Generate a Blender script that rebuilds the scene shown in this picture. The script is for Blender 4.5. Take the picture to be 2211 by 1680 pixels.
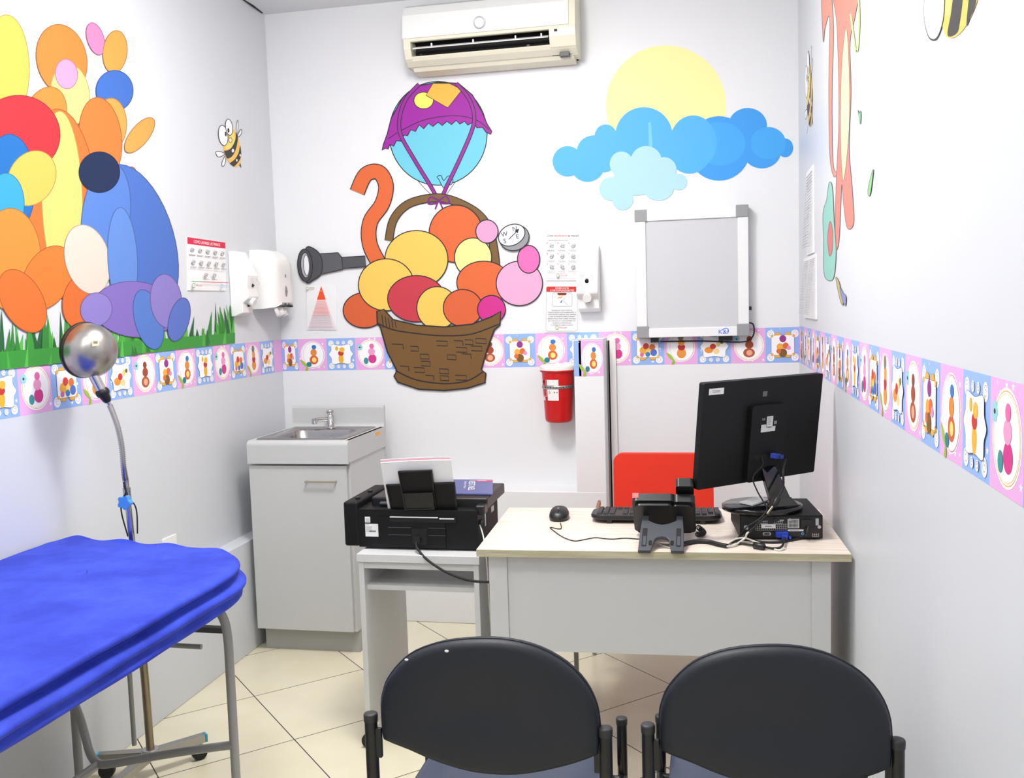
import bpy, bmesh, math, random
from math import sin, cos, pi, radians, sqrt, atan2
from mathutils import Vector, Matrix
from mathutils.geometry import tessellate_polygon

for o in list(bpy.data.objects): bpy.data.objects.remove(o, do_unlink=True)
S = bpy.context.scene
COL = S.collection

# ------------------------------------------------------------------ camera
CAM = Vector((2.04799, -4.29801, 1.46333)); FPX = 2030.86
CR = Vector((0.97894684, 0.2018686, -0.03020199))
CU = Vector((0.01201111, 0.0907371, 0.99580245))
CW = Vector((-0.20376168, 0.97520041, -0.08640213))
cd = bpy.data.cameras.new('camera'); cam = bpy.data.objects.new('camera', cd); COL.objects.link(cam)
cd.sensor_width = 36.0; cd.lens = 36.0*FPX/2211.0; cd.clip_start = 0.02; cd.clip_end = 60
M3 = Matrix((CR, CU, -CW)).transposed()
cam.matrix_world = Matrix.Translation(CAM) @ M3.to_4x4()
S.camera = cam
# ------------------------------------------------------------------ world, lights, exposure
wd = bpy.data.worlds.new('world'); S.world = wd; wd.use_nodes = True
wd.node_tree.nodes['Background'].inputs[0].default_value = (0.95, 0.97, 1.0, 1)
wd.node_tree.nodes['Background'].inputs[1].default_value = 0.25
S.view_settings.view_transform = 'Standard'; S.view_settings.look = 'None'
S.view_settings.exposure = -0.04; S.view_settings.gamma = 1.0; S.view_settings.use_curve_mapping = False
def area(name, loc, size, power, col=(1, .985, .96), rot=(0, 0, 0)):
    l = bpy.data.lights.new(name, 'AREA'); l.shape = 'RECTANGLE'; l.size, l.size_y = size
    l.energy = power; l.color = col
    o = bpy.data.objects.new(name, l); COL.objects.link(o); o.location = loc; o.rotation_euler = rot
    return o
LIGHTS = [((1.25, -1.70, 2.868), (0.58, 0.58), 30, 34), ((1.15, -3.10, 2.868), (0.58, 0.58), 12, 20), ((1.20, -4.70, 2.868), (0.58, 0.58), 8, 10)]
for p, sz, pw, pb in LIGHTS:
    area('ceiling_lamp_light', p, sz, pw)
    l = bpy.data.lights.new('ceiling_lamp_glow', 'POINT'); l.energy = pb; l.color = (1, .985, .96); l.shadow_soft_size = .11
    o = bpy.data.objects.new('ceiling_lamp_glow', l); COL.objects.link(o); o.location = (p[0], p[1], 2.70)
# daylight through the window behind the camera
area('window_daylight', (1.3, -5.66, 1.75), (1.5, 1.1), 4, (0.97, 0.98, 1.0), (radians(90), 0, 0))

# ------------------------------------------------------------------ pixel -> plane helpers (2211 x 1680 frame)
def ray(px, py): return CW + CR*((px-1105.5)/FPX) - CU*((py-840)/FPX)
def hit(px, py, p0, n):
    d = ray(px, py); return CAM + d*((Vector(p0)-CAM).dot(n)/d.dot(n))
def hy(px, py, y): return hit(px, py, (0, y, 0), Vector((0, 1, 0)))
def hz(px, py, z): return hit(px, py, (0, 0, z), Vector((0, 0, 1)))
def hx(px, py, x): return hit(px, py, (x, 0, 0), Vector((1, 0, 0)))

# ------------------------------------------------------------------ materials
def s2l(c): return tuple((v/12.92 if v <= .04045 else ((v+.055)/1.055)**2.4) for v in (x/255.0 for x in c))
MATS = {}
def mat(name, rgb, rough=.5, metal=0.0, var=.04, scale=40, bump=0.0, spec=.5, coat=0, trans=0, subs=0, aniso=None):
    if name in MATS: return MATS[name]
    m = bpy.data.materials.new(name); m.use_nodes = True; nt = m.node_tree; N = nt.nodes; L = nt.links
    b = N['Principled BSDF']; c = s2l(rgb)
    b.inputs['Roughness'].default_value = rough; b.inputs['Metallic'].default_value = metal
    b.inputs['Specular IOR Level'].default_value = spec
    if coat: b.inputs['Coat Weight'].default_value = coat; b.inputs['Coat Roughness'].default_value = .1
    tc = N.new('ShaderNodeTexCoord'); nz = N.new('ShaderNodeTexNoise')
    nz.inputs['Scale'].default_value = scale; nz.inputs['Detail'].default_value = 3
    L.new(tc.outputs['Object'], nz.inputs['Vector'])
    mx = N.new('ShaderNodeMix'); mx.data_type = 'RGBA'
    mx.inputs[6].default_value = tuple(max(0, v*(1-var)) for v in c)+(1,)
    mx.inputs[7].default_value = tuple(min(1, v*(1+var)) for v in c)+(1,)
    L.new(nz.outputs['Fac'], mx.inputs[0]); L.new(mx.outputs[2], b.inputs['Base Color'])
    if bump:
        bp = N.new('ShaderNodeBump'); bp.inputs['Strength'].default_value = bump; bp.inputs['Distance'].default_value = .002
        L.new(nz.outputs['Fac'], bp.inputs['Height']); L.new(bp.outputs['Normal'], b.inputs['Normal'])
    MATS[name] = m; return m

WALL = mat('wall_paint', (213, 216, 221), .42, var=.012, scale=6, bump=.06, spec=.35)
WALLB = mat('wall_paint_lit_back', (234, 235, 237), .42, var=.012, scale=6, bump=.06, spec=.35)  # wall paint lightened: brighter light on the back wall is put into the colour
CEIL = mat('ceiling_paint', (226, 228, 230), .8, var=.01, scale=5)
WHITE = mat('white_plastic', (240, 240, 238), .35, var=.01)
CREAM = mat('cream_plastic', (232, 228, 206), .4, var=.03, scale=12)
LAM = mat('grey_laminate', (196, 197, 197), .38, var=.015, scale=30)
LAMD = mat('kick_laminate', (168, 168, 166), .45, var=.03, scale=20)
WLAM = mat('white_laminate', (212, 213, 213), .4, var=.012, scale=25)
BLK = mat('black_plastic', (20, 20, 21), .38, var=.1, scale=300)
BLKM = mat('matte_black_plastic', (13, 13, 15), .55, var=.1, scale=300, spec=.3)
BLKG = mat('gloss_black_plastic', (14, 14, 16), .12, var=.05)
DGREY = mat('dark_grey_plastic', (66, 69, 76), .45, var=.04, scale=200)
GREY = mat('grey_plastic', (150, 152, 154), .45, var=.03)
RUB = mat('black_rubber', (18, 18, 19), .6, var=.05)
CHROME = mat('chrome', (205, 205, 205), .12, 1.0, var=.02)
STEEL = mat('brushed_steel', (176, 174, 172), .27, 1.0, var=.05, scale=60)
BRONZE = mat('dull_brass_steel', (148, 136, 116), .3, 1.0, var=.12, scale=20)
ALU = mat('white_aluminium', (236, 237, 238), .35, var=.01)
TUBE = mat('grey_tube_paint', (150, 150, 150), .28, var=.04, scale=40, coat=.3)
BLKT = mat('black_tube_paint', (24, 24, 25), .3, var=.05)
RED = mat('red_plastic', (205, 22, 26), .32, var=.04, scale=15)
REDF = mat('red_fabric', (226, 52, 30), .85, var=.07, scale=420, bump=.3)
def cloth_mat():
    m = bpy.data.materials.new('blue_nonwoven_fabric'); m.use_nodes = True; nt = m.node_tree; N = nt.nodes; L = nt.links
    b = N['Principled BSDF']; b.inputs['Roughness'].default_value = .62; b.inputs['Specular IOR Level'].default_value = .25
    tc = N.new('ShaderNodeTexCoord'); n1 = N.new('ShaderNodeTexNoise'); n1.inputs['Scale'].default_value = 7; n1.inputs['Detail'].default_value = 7; n1.inputs['Roughness'].default_value = .6
    n2 = N.new('ShaderNodeTexNoise'); n2.inputs['Scale'].default_value = 5; n2.inputs['Detail'].default_value = 4; n2.inputs['Distortion'].default_value = 1.2
    n3 = N.new('ShaderNodeTexNoise'); n3.inputs['Scale'].default_value = 420; n3.inputs['Detail'].default_value = 2
    for n in (n1, n2, n3): L.new(tc.outputs['Object'], n.inputs['Vector'])
    cr = N.new('ShaderNodeValToRGB'); cr.color_ramp.elements[0].position = .36; cr.color_ramp.elements[1].position = .66
    cr.color_ramp.elements[0].color = s2l((42, 60, 180))+(1,); cr.color_ramp.elements[1].color = s2l((58, 80, 206))+(1,)
    L.new(n1.outputs['Fac'], cr.inputs[0]); L.new(cr.outputs[0], b.inputs['Base Color'])
    b1 = N.new('ShaderNodeBump'); b1.inputs['Strength'].default_value = .35; b1.inputs['Distance'].default_value = .02; L.new(n2.outputs['Fac'], b1.inputs['Height'])
    b2 = N.new('ShaderNodeBump'); b2.inputs['Strength'].default_value = .25; b2.inputs['Distance'].default_value = .001; L.new(n3.outputs['Fac'], b2.inputs['Height']); L.new(b1.outputs['Normal'], b2.inputs['Normal'])
    L.new(b2.outputs['Normal'], b.inputs['Normal']); return m
BLUE = cloth_mat()
SKYB = mat('light_blue_plastic', (72, 150, 232), .4, var=.03)
TEALP = mat('teal_plastic', (60, 160, 190), .4, var=.03)
CAPM = mat('black_cap_plastic', (44, 44, 46), .5, var=.05)
SHADE = mat('worn_polished_steel', (176, 172, 168), .33, 1.0, var=.12, scale=26)
NAVY = mat('navy_leatherette', (19, 24, 35), .50, var=.12, scale=500, bump=.25)
SEATB = mat('blue_seat_vinyl', (62, 71, 90), .45, var=.08, scale=120, bump=.2)
PAPER = mat('white_paper', (238, 238, 238), .7, var=.01)
TISSUE = mat('tissue_paper', (235, 235, 235), .9, var=.01)
PINKP = mat('pink_paper', (240, 150, 170), .7, var=.02)
VGAB = mat('blue_connector', (28, 62, 170), .4, var=.05)
WCAB = mat('white_cable_rubber', (215, 212, 200), .5, var=.03)
SILV = mat('silver_metal', (190, 190, 192), .3, .9, var=.04)
VIEW = mat('viewer_acrylic', (205, 206, 210), .25, var=.01, scale=4)
DARK = mat('dark_cavity', (12, 12, 12), .7, var=.05)
MAG = mat('magazine_blue', (84, 92, 146), .35, var=.04)
MAPLEE = mat('maple_edge_band', (188, 180, 150), .5, var=.08, scale=60)
WOODB = mat('brown_wood_grip', (150, 96, 70), .4, var=.1)
BURG = mat('burgundy', (120, 30, 35), .4, var=.05)
HANDLE = mat('bronze_handle', (176, 168, 146), .35, .6, var=.05)
INK = {}
def ink(rgb):
    k = 'print_%02x%02x%02x' % rgb
    return mat(k, rgb, .5, var=.01, spec=.3)

# floor tiles: square tiles laid on the diagonal
def floor_mat():
    m = bpy.data.materials.new('cream_floor_tiles'); m.use_nodes = True; nt = m.node_tree; N = nt.nodes; L = nt.links
    b = N['Principled BSDF']; tc = N.new('ShaderNodeTexCoord'); sp = N.new('ShaderNodeSeparateXYZ')
    L.new(tc.outputs['Object'], sp.inputs[0])
    ang = .79937; ox, oy, s = 0.32209, -1.06939, .45
    def math_(op, a, bb=None, c=None):
        n = N.new('ShaderNodeMath'); n.operation = op
        for i, v in enumerate((a, bb, c)):
            if v is None: continue
            if isinstance(v, (int, float)): n.inputs[i].default_value = v
            else: L.new(v, n.inputs[i])
        return n.outputs[0]
    dx = math_('SUBTRACT', sp.outputs[0], ox); dy = math_('SUBTRACT', sp.outputs[1], oy)
    u = math_('ADD', math_('MULTIPLY', dx, cos(ang)/s), math_('MULTIPLY', dy, -sin(ang)/s))
    v = math_('ADD', math_('MULTIPLY', dx, sin(ang)/s), math_('MULTIPLY', dy, cos(ang)/s))
    def edge(t):
        return math_('ABSOLUTE', math_('SUBTRACT', math_('FRACT', math_('ADD', t, 0.5)), 0.5))
    d = math_('MINIMUM', edge(u), edge(v))
    g = math_('LESS_THAN', d, .0042)
    cb = N.new('ShaderNodeCombineXYZ'); L.new(math_('FLOOR', u), cb.inputs[0]); L.new(math_('FLOOR', v), cb.inputs[1])
    wn = N.new('ShaderNodeTexWhiteNoise'); L.new(cb.outputs[0], wn.inputs['Vector'])
    nz = N.new('ShaderNodeTexNoise'); nz.inputs['Scale'].default_value = 7; nz.inputs['Detail'].default_value = 6; L.new(tc.outputs['Object'], nz.inputs['Vector'])
    f = math_('ADD', math_('MULTIPLY', wn.outputs['Value'], .35), math_('MULTIPLY', nz.outputs['Fac'], .65))
    mx = N.new('ShaderNodeMix'); mx.data_type = 'RGBA'; L.new(f, mx.inputs[0])
    mx.inputs[6].default_value = s2l((222, 214, 184))+(1,); mx.inputs[7].default_value = s2l((240, 234, 210))+(1,)
    m2 = N.new('ShaderNodeMix'); m2.data_type = 'RGBA'; L.new(g, m2.inputs[0]); L.new(mx.outputs[2], m2.inputs[6])
    m2.inputs[7].default_value = s2l((60, 58, 54))+(1,); L.new(m2.outputs[2], b.inputs['Base Color'])
    L.new(math_('ADD', math_('MULTIPLY', g, .5), .22), b.inputs['Roughness'])
    return m
FLOOR = floor_mat()
def wood_mat(name, a, c):
    m = bpy.data.materials.new(name); m.use_nodes = True; nt = m.node_tree; N = nt.nodes; L = nt.links
    b = N['Principled BSDF']; tc = N.new('ShaderNodeTexCoord'); mp = N.new('ShaderNodeMapping')
    mp.inputs['Scale'].default_value = (3, 45, 45); L.new(tc.outputs['Object'], mp.inputs[0])
    nz = N.new('ShaderNodeTexNoise'); nz.inputs['Scale'].default_value = 1.6; nz.inputs['Detail'].default_value = 8; nz.inputs['Roughness'].default_value = .65
    L.new(mp.outputs[0], nz.inputs['Vector'])
    cr = N.new('ShaderNodeValToRGB'); cr.color_ramp.elements[0].position = .35; cr.color_ramp.elements[1].position = .62
    cr.color_ramp.elements[0].color = s2l(a)+(1,); cr.color_ramp.elements[1].color = s2l(c)+(1,)
    L.new(nz.outputs['Fac'], cr.inputs[0]); L.new(cr.outputs[0], b.inputs['Base Color']); b.inputs['Roughness'].default_value = .38
    return m
MAPLE = wood_mat('pale_maple_laminate', (216, 198, 182), (235, 224, 212))
MAPLE_E = wood_mat('maple_edge', (172, 164, 132), (204, 196, 166))

# ------------------------------------------------------------------ mesh builder
class MB:
    def __init__(s): s.v = []; s.f = []; s.m = []; s.mats = []; s.sm = []
    def mi(s, m):
        if m not in s.mats: s.mats.append(m)
        return s.mats.index(m)
    def add(s, vs, fs, m, smooth=False, M=None):
        b = len(s.v); i = s.mi(m)
        for p in vs:
            p = Vector(p); s.v.append(M @ p if M else p)
        for f in fs: s.f.append([b+k for k in f]); s.m.append(i); s.sm.append(smooth)
    def box(s, c, d, m, M=None, rz=0, ry=0, rx=0):
        x, y, z = d[0]/2, d[1]/2, d[2]/2
        T = Matrix.Translation(c) @ Matrix.Rotation(rz, 4, 'Z') @ Matrix.Rotation(ry, 4, 'Y') @ Matrix.Rotation(rx, 4, 'X')
        vs = [T @ Vector((a*x, b*y, e*z)) for a in (-1, 1) for b in (-1, 1) for e in (-1, 1)]
        s.add(vs, [(0, 1, 3, 2), (4, 6, 7, 5), (0, 4, 5, 1), (2, 3, 7, 6), (0, 2, 6, 4), (1, 5, 7, 3)], m, False, M); return s
    def b2(s, x0, x1, y0, y1, z0, z1, m, M=None):
        return s.box(((x0+x1)/2, (y0+y1)/2, (z0+z1)/2), (x1-x0, y1-y0, z1-z0), m, M)
    def tube(s, pts, r, m, seg=12, cap=True, M=None, closed=False):
        P = [Vector(p) for p in pts]; n = len(P); R = r if isinstance(r, (list, tuple)) else [r]*n
        vs = []; fs = []; up = None
        for i, p in enumerate(P):
            t = (P[min(i+1, n-1)]-P[max(i-1, 0)]).normalized()
            if up is None:
                up = Vector((0, 0, 1)) if abs(t.z) < .9 else Vector((1, 0, 0))
            a = (up - t*up.dot(t)).normalized(); up = a; b = t.cross(a)
            for k in range(seg):
                q = 2*pi*k/seg; vs.append(p + (a*cos(q)+b*sin(q))*R[i])
        for i in range(n-1):
            for k in range(seg):
                fs.append((i*seg+k, i*seg+(k+1) % seg, (i+1)*seg+(k+1) % seg, (i+1)*seg+k))
        s.add(vs, fs, m, True, M)
        if cap:
            s.add(vs[:seg], [tuple(range(seg-1, -1, -1))], m, False, M); s.add(vs[-seg:], [tuple(range(seg))], m, False, M)
        return s
    def cyl(s, p0, p1, r, m, seg=24, r1=None, M=None):
        return s.tube([p0, p1], [r, r if r1 is None else r1], m, seg, True, M)
    def lathe(s, prof, m, M=None, seg=40, cap0=True, cap1=True, sy=1.0):
        vs = []; fs = []; n = len(prof)
        for (r, z) in prof:
            for k in range(seg):
                q = 2*pi*k/seg; vs.append((r*cos(q), r*sin(q)*sy, z))
        for i in range(n-1):
            for k in range(seg): fs.append((i*seg+k, i*seg+(k+1) % seg, (i+1)*seg+(k+1) % seg, (i+1)*seg+k))
        s.add(vs, fs, m, True, M)
        if cap0 and prof[0][0] > 1e-6: s.add(vs[:seg], [tuple(range(seg-1, -1, -1))], m, False, M)
        if cap1 and prof[-1][0] > 1e-6: s.add(vs[-seg:], [tuple(range(seg))], m, False, M)
        return s
    def ell(s, c, r, m, seg=20, rings=12, M=None):
        prof = [(sin(pi*i/rings), -cos(pi*i/rings)) for i in range(rings+1)]
        T = Matrix.Translation(c) @ Matrix.Diagonal((r[0], r[1], r[2], 1))
        return s.lathe([(max(a, 1e-5), b) for a, b in prof], m, (M @ T) if M else T, seg, False, False)
    def prism(s, out, h0, h1, m, M=None, top=None, smooth=False):
        """outline in local xy, extruded along local z from h0 to h1"""
        n = len(out); vs = [(x, y, h0) for x, y in out]+[(x, y, h1) for x, y in out]
        tri = tessellate_polygon([[Vector((x, y, 0)) for x, y in out]])
        fs = []
        for t in tri:
            a, b, c = t
            if (out[b][0]-out[a][0])*(out[c][1]-out[a][1])-(out[b][1]-out[a][1])*(out[c][0]-out[a][0]) < 0: a, c = c, a
            fs.append((c, b, a)); fs.append((a+n, b+n, c+n))
        s.add(vs, fs, m, False, M)
        ar = sum(out[i][0]*out[(i+1) % n][1]-out[(i+1) % n][0]*out[i][1] for i in range(n))
        sd = [((i, (i+1) % n, (i+1) % n+n, i+n) if ar > 0 else ((i+1) % n, i, i+n, (i+1) % n+n)) for i in range(n)]
        s.add(vs, sd, m, smooth, M); return s
    def build(s, name, parent=None, bevel=0, seg=2, subs=0, angle=35, solid=0):
        me = bpy.data.meshes.new(name); me.from_pydata([tuple(v) for v in s.v], [], s.f)
        for m in s.mats: me.materials.append(m)
        for p, i, sm in zip(me.polygons, s.m, s.sm): p.material_index = i; p.use_smooth = sm
        me.update()
        o = bpy.data.objects.new(name, me); COL.objects.link(o)
        if bevel:
            bm = bmesh.new(); bm.from_mesh(me); bmesh.ops.remove_doubles(bm, verts=bm.verts, dist=1e-5)
            bm.to_mesh(me); bm.free()
            b = o.modifiers.new('bevel', 'BEVEL'); b.width = bevel; b.segments = seg; b.limit_method = 'ANGLE'; b.angle_limit = radians(angle)
            b.harden_normals = False
        if solid:
            q = o.modifiers.new('solid', 'SOLIDIFY'); q.thickness = solid; q.offset = 0
        if subs:
            q = o.modifiers.new('subsurf', 'SUBSURF'); q.levels = subs; q.render_levels = subs
        if parent is not None:
            o.parent = parent; o.matrix_parent_inverse = parent_inv(parent)
        return o
def parent_inv(p):
    return world_of(p).inverted()
def world_of(o):
    m = Matrix.LocRotScale(o.location, o.rotation_euler, o.scale)
    return m
def tag(o, label, cat, group=None, kind=None):
    o['label'] = label; o['category'] = cat
    if group: o['group'] = group
    if kind: o['kind'] = kind
    return o
def thing(name, loc, label, cat, group=None, rz=0):
    o = bpy.data.objects.new(name, None); COL.objects.link(o); o.location = loc; o.rotation_euler = (0, 0, rz)
    o.empty_display_size = .05
    return tag(o, label, cat, group)
def lab(o, t): o['label'] = t; return o
def struct(o): o['kind'] = 'structure'; return o
def smooth_path(P, n=6, closed=False):
    P = [Vector(p) for p in P]; N = len(P); out = []
    rng = range(N if closed else N-1)
    for i in rng:
        if closed: a, b, c, d = P[(i-1) % N], P[i], P[(i+1) % N], P[(i+2) % N]
        else: a, b, c, d = P[max(i-1, 0)], P[i], P[i+1], P[min(i+2, N-1)]
        for k in range(n):
            t = k/n
            out.append(.5*((2*b)+(c-a)*t+(2*a-5*b+4*c-d)*t*t+(3*b-a-3*c+d)*t**3))
    if not closed: out.append(P[-1])
    return out
def rrect(x0, x1, y0, y1, r, n=5):
    o = []
    for cx, cy, a0 in ((x1-r, y1-r, 0), (x0+r, y1-r, 90), (x0+r, y0+r, 180), (x1-r, y0+r, 270)):
        for k in range(n+1):
            a = radians(a0+90*k/n); o.append((cx+r*cos(a), cy+r*sin(a)))
    return o
# text geometry
_tc = {}
def text_geo(t):
    if t in _tc: return _tc[t]
    cu = bpy.data.curves.new('t', 'FONT'); cu.body = t; cu.resolution_u = 2; cu.size = 1
    ob = bpy.data.objects.new('t', cu); COL.objects.link(ob)
    bpy.context.view_layer.update()
    me = bpy.data.meshes.new_from_object(ob)
    vs = [(v.co.x, v.co.y) for v in me.vertices]; fs = [tuple(p.vertices) for p in me.polygons]
    bpy.data.objects.remove(ob, do_unlink=True); bpy.data.curves.remove(cu); bpy.data.meshes.remove(me)
    w = max([v[0] for v in vs]+[.01]); _tc[t] = (vs, fs, w); return _tc[t]

class Flat:
    """flat printed artwork on a plane; coordinates are mapped by fn(u,v)->3D point on the plane; n = plane normal into the room"""
    def __init__(s, fn, n, step=.0001, base=.0003): s.fn = fn; s.n = Vector(n).normalized(); s.b = MB(); s.k = 0; s.step = step; s.base = base
    def P(s, u, v): return s.fn(u, v)+s.n*(s.base+s.k*s.step)
    def poly(s, pts, rgb, up=True):
        s.k += 1 if up else .12
        tri = tessellate_polygon([[Vector((p[0], p[1], 0)) for p in pts]])
        s.b.add([s.P(*p[:2]) for p in pts], [tuple(t) for t in tri], ink(rgb) if isinstance(rgb, tuple) else rgb); return s
    def blob(s, pts, rgb, out=None, w=2, n=6):
        c = [(p.x, p.y) for p in smooth_path([(a, b, 0) for a, b in pts], n, True)]
        s.poly(c, rgb)
        if out: s.stroke(c+[c[0]], w, out)
        return s
    def ell(s, cx, cy, rx, ry, rgb, rot=0, out=None, w=2, n=32, up=True):
        c = []
        for k in range(n):
            a = 2*pi*k/n; x, y = rx*cos(a), ry*sin(a); c.append((cx+x*cos(rot)-y*sin(rot), cy+x*sin(rot)+y*cos(rot)))
        s.poly(c, rgb, up)
        if out: s.stroke(c+[c[0]], w, out)
        return s
    def stroke(s, pts, w, rgb, sm=False, up=True):
        s.k += 1 if up else .12
        if sm: pts = [(p.x, p.y) for p in smooth_path([(a, b, 0) for a, b in pts], 6)]
        vs = []; fs = []; n = len(pts)
        cl = (abs(pts[0][0]-pts[-1][0])+abs(pts[0][1]-pts[-1][1])) < 1e-9
        for i, (x, y) in enumerate(pts):
            a = pts[i-1] if i else (pts[-2] if cl else pts[0]); b = pts[i+1] if i < n-1 else (pts[1] if cl else pts[-1])
            dx, dy = b[0]-a[0], b[1]-a[1]; l = sqrt(dx*dx+dy*dy) or 1; nx, ny = -dy/l*w/2, dx/l*w/2
            vs += [s.P(x+nx, y+ny), s.P(x-nx, y-ny)]
        for i in range(n-1): fs.append((2*i, 2*i+1, 2*i+3, 2*i+2))
        s.b.add(vs, fs, ink(rgb) if isinstance(rgb, tuple) else rgb); return s
    def text(s, t, u, v, h, rgb, width=None, ax=(1, 0), ay=(0, -1), center=False, up=True):
        s.k += 1 if up else .12
        vs, fs, w = text_geo(t); sc = h/.72; sx = sc
        if width: sx = width/w
        off = -w*sx/2 if center else 0
        s.b.add([s.P(u+(off+x*sx)*ax[0]+y*sc*ay[0], v+(off+x*sx)*ax[1]+y*sc*ay[1]) for x, y in vs], fs, ink(rgb) if isinstance(rgb, tuple) else rgb)
        return s
    def build(s, name, parent=None): return s.b.build(name, parent)

LWN = Vector((1, .02, 0)).normalized()
def f_back(u, v): return hy(u, v, 0)
def f_left(u, v): return hit(u, v, (0, 0, 0), LWN)
def f_right(u, v): return hx(u, v, 2.444)
def lwx(y): return -.02*y
# ================================================================== ROOM
H = 2.889; W = 2.444; YF = -5.7
struct(MB().b2(-.25, W+.15, YF-.1, .15, -.12, 0, FLOOR).build('floor'))
struct(MB().b2(-.25, W+.15, YF-.1, .15, H, H+.12, CEIL).build('ceiling'))
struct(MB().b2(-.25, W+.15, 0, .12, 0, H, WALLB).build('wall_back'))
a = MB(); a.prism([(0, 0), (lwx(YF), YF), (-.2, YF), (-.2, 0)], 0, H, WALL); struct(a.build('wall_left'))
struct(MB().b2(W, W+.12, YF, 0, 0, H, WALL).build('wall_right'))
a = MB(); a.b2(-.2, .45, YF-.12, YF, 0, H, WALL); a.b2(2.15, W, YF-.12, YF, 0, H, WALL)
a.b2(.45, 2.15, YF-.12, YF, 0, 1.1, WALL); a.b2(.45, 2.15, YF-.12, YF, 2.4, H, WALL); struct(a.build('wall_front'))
LEDL = .487; DL = .084; LEDB = .629; DB = .160
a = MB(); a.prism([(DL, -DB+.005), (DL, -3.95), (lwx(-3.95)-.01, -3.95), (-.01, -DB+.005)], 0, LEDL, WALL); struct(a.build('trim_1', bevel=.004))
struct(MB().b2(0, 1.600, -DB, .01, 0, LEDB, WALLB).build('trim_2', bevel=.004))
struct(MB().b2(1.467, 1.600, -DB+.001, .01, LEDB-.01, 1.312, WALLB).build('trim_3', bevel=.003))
# white cable duct right of the boxed column
a = MB(); a.b2(1.612, 1.640, -.018, 0, .50, 1.300, WHITE); a.b2(1.6005, 1.606, -.03, 0, .30, 1.300, GREY); a.b2(1.606, 1.612, -.004, 0, .30, 1.30, DARK)
struct(a.build('trim_4', bevel=.001))
# dark open joint between left wall and ceiling
a = MB(); a.tube([(.004, -.03, H-.001), (.012, -.14, H-.002), (.010, -.30, H-.0005)], [.003, .0045, .0015], DARK, 6); struct(a.build('trim_5'))
# window in the wall behind the camera: frame and pane
a = MB()
for x0, x1, z0, z1 in ((.45, .50, 1.1, 2.4), (2.10, 2.15, 1.1, 2.4), (.45, 2.15, 1.1, 1.15), (.45, 2.15, 2.35, 2.4), (1.28, 1.32, 1.1, 2.4)):
    a.b2(x0, x1, YF-.07, YF-.02, z0, z1, ALU)
wf = struct(a.build('window_1'))
GL = bpy.data.materials.new('window_glass'); GL.use_nodes = True; g_ = GL.node_tree.nodes['Principled BSDF']; g_.inputs['Transmission Weight'].default_value = 1; g_.inputs['Roughness'].default_value = 0; g_.inputs['IOR'].default_value = 1.45
MB().b2(.46, 2.14, YF-.050, YF-.046, 1.11, 2.39, GL).build('pane', wf)
for x, y, z in ((1.25, -1.70, H), (1.15, -3.10, H), (1.20, -4.70, H)):
    t = thing('ceiling_light', (x, y, z), 'square white flush ceiling light at y %.0f' % y, 'ceiling light', 'ceiling lights')
    t['label'] = 'square white-framed ceiling light above the room'
    a = MB()
    for dx, dy, w, d in ((0, .31, .64, .02), (0, -.31, .64, .02), (.31, 0, .02, .60), (-.31, 0, .02, .60)): a.box((x+dx, y+dy, z-.012), (w, d, .024), ALU)
    a.build('light_frame', t)

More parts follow.
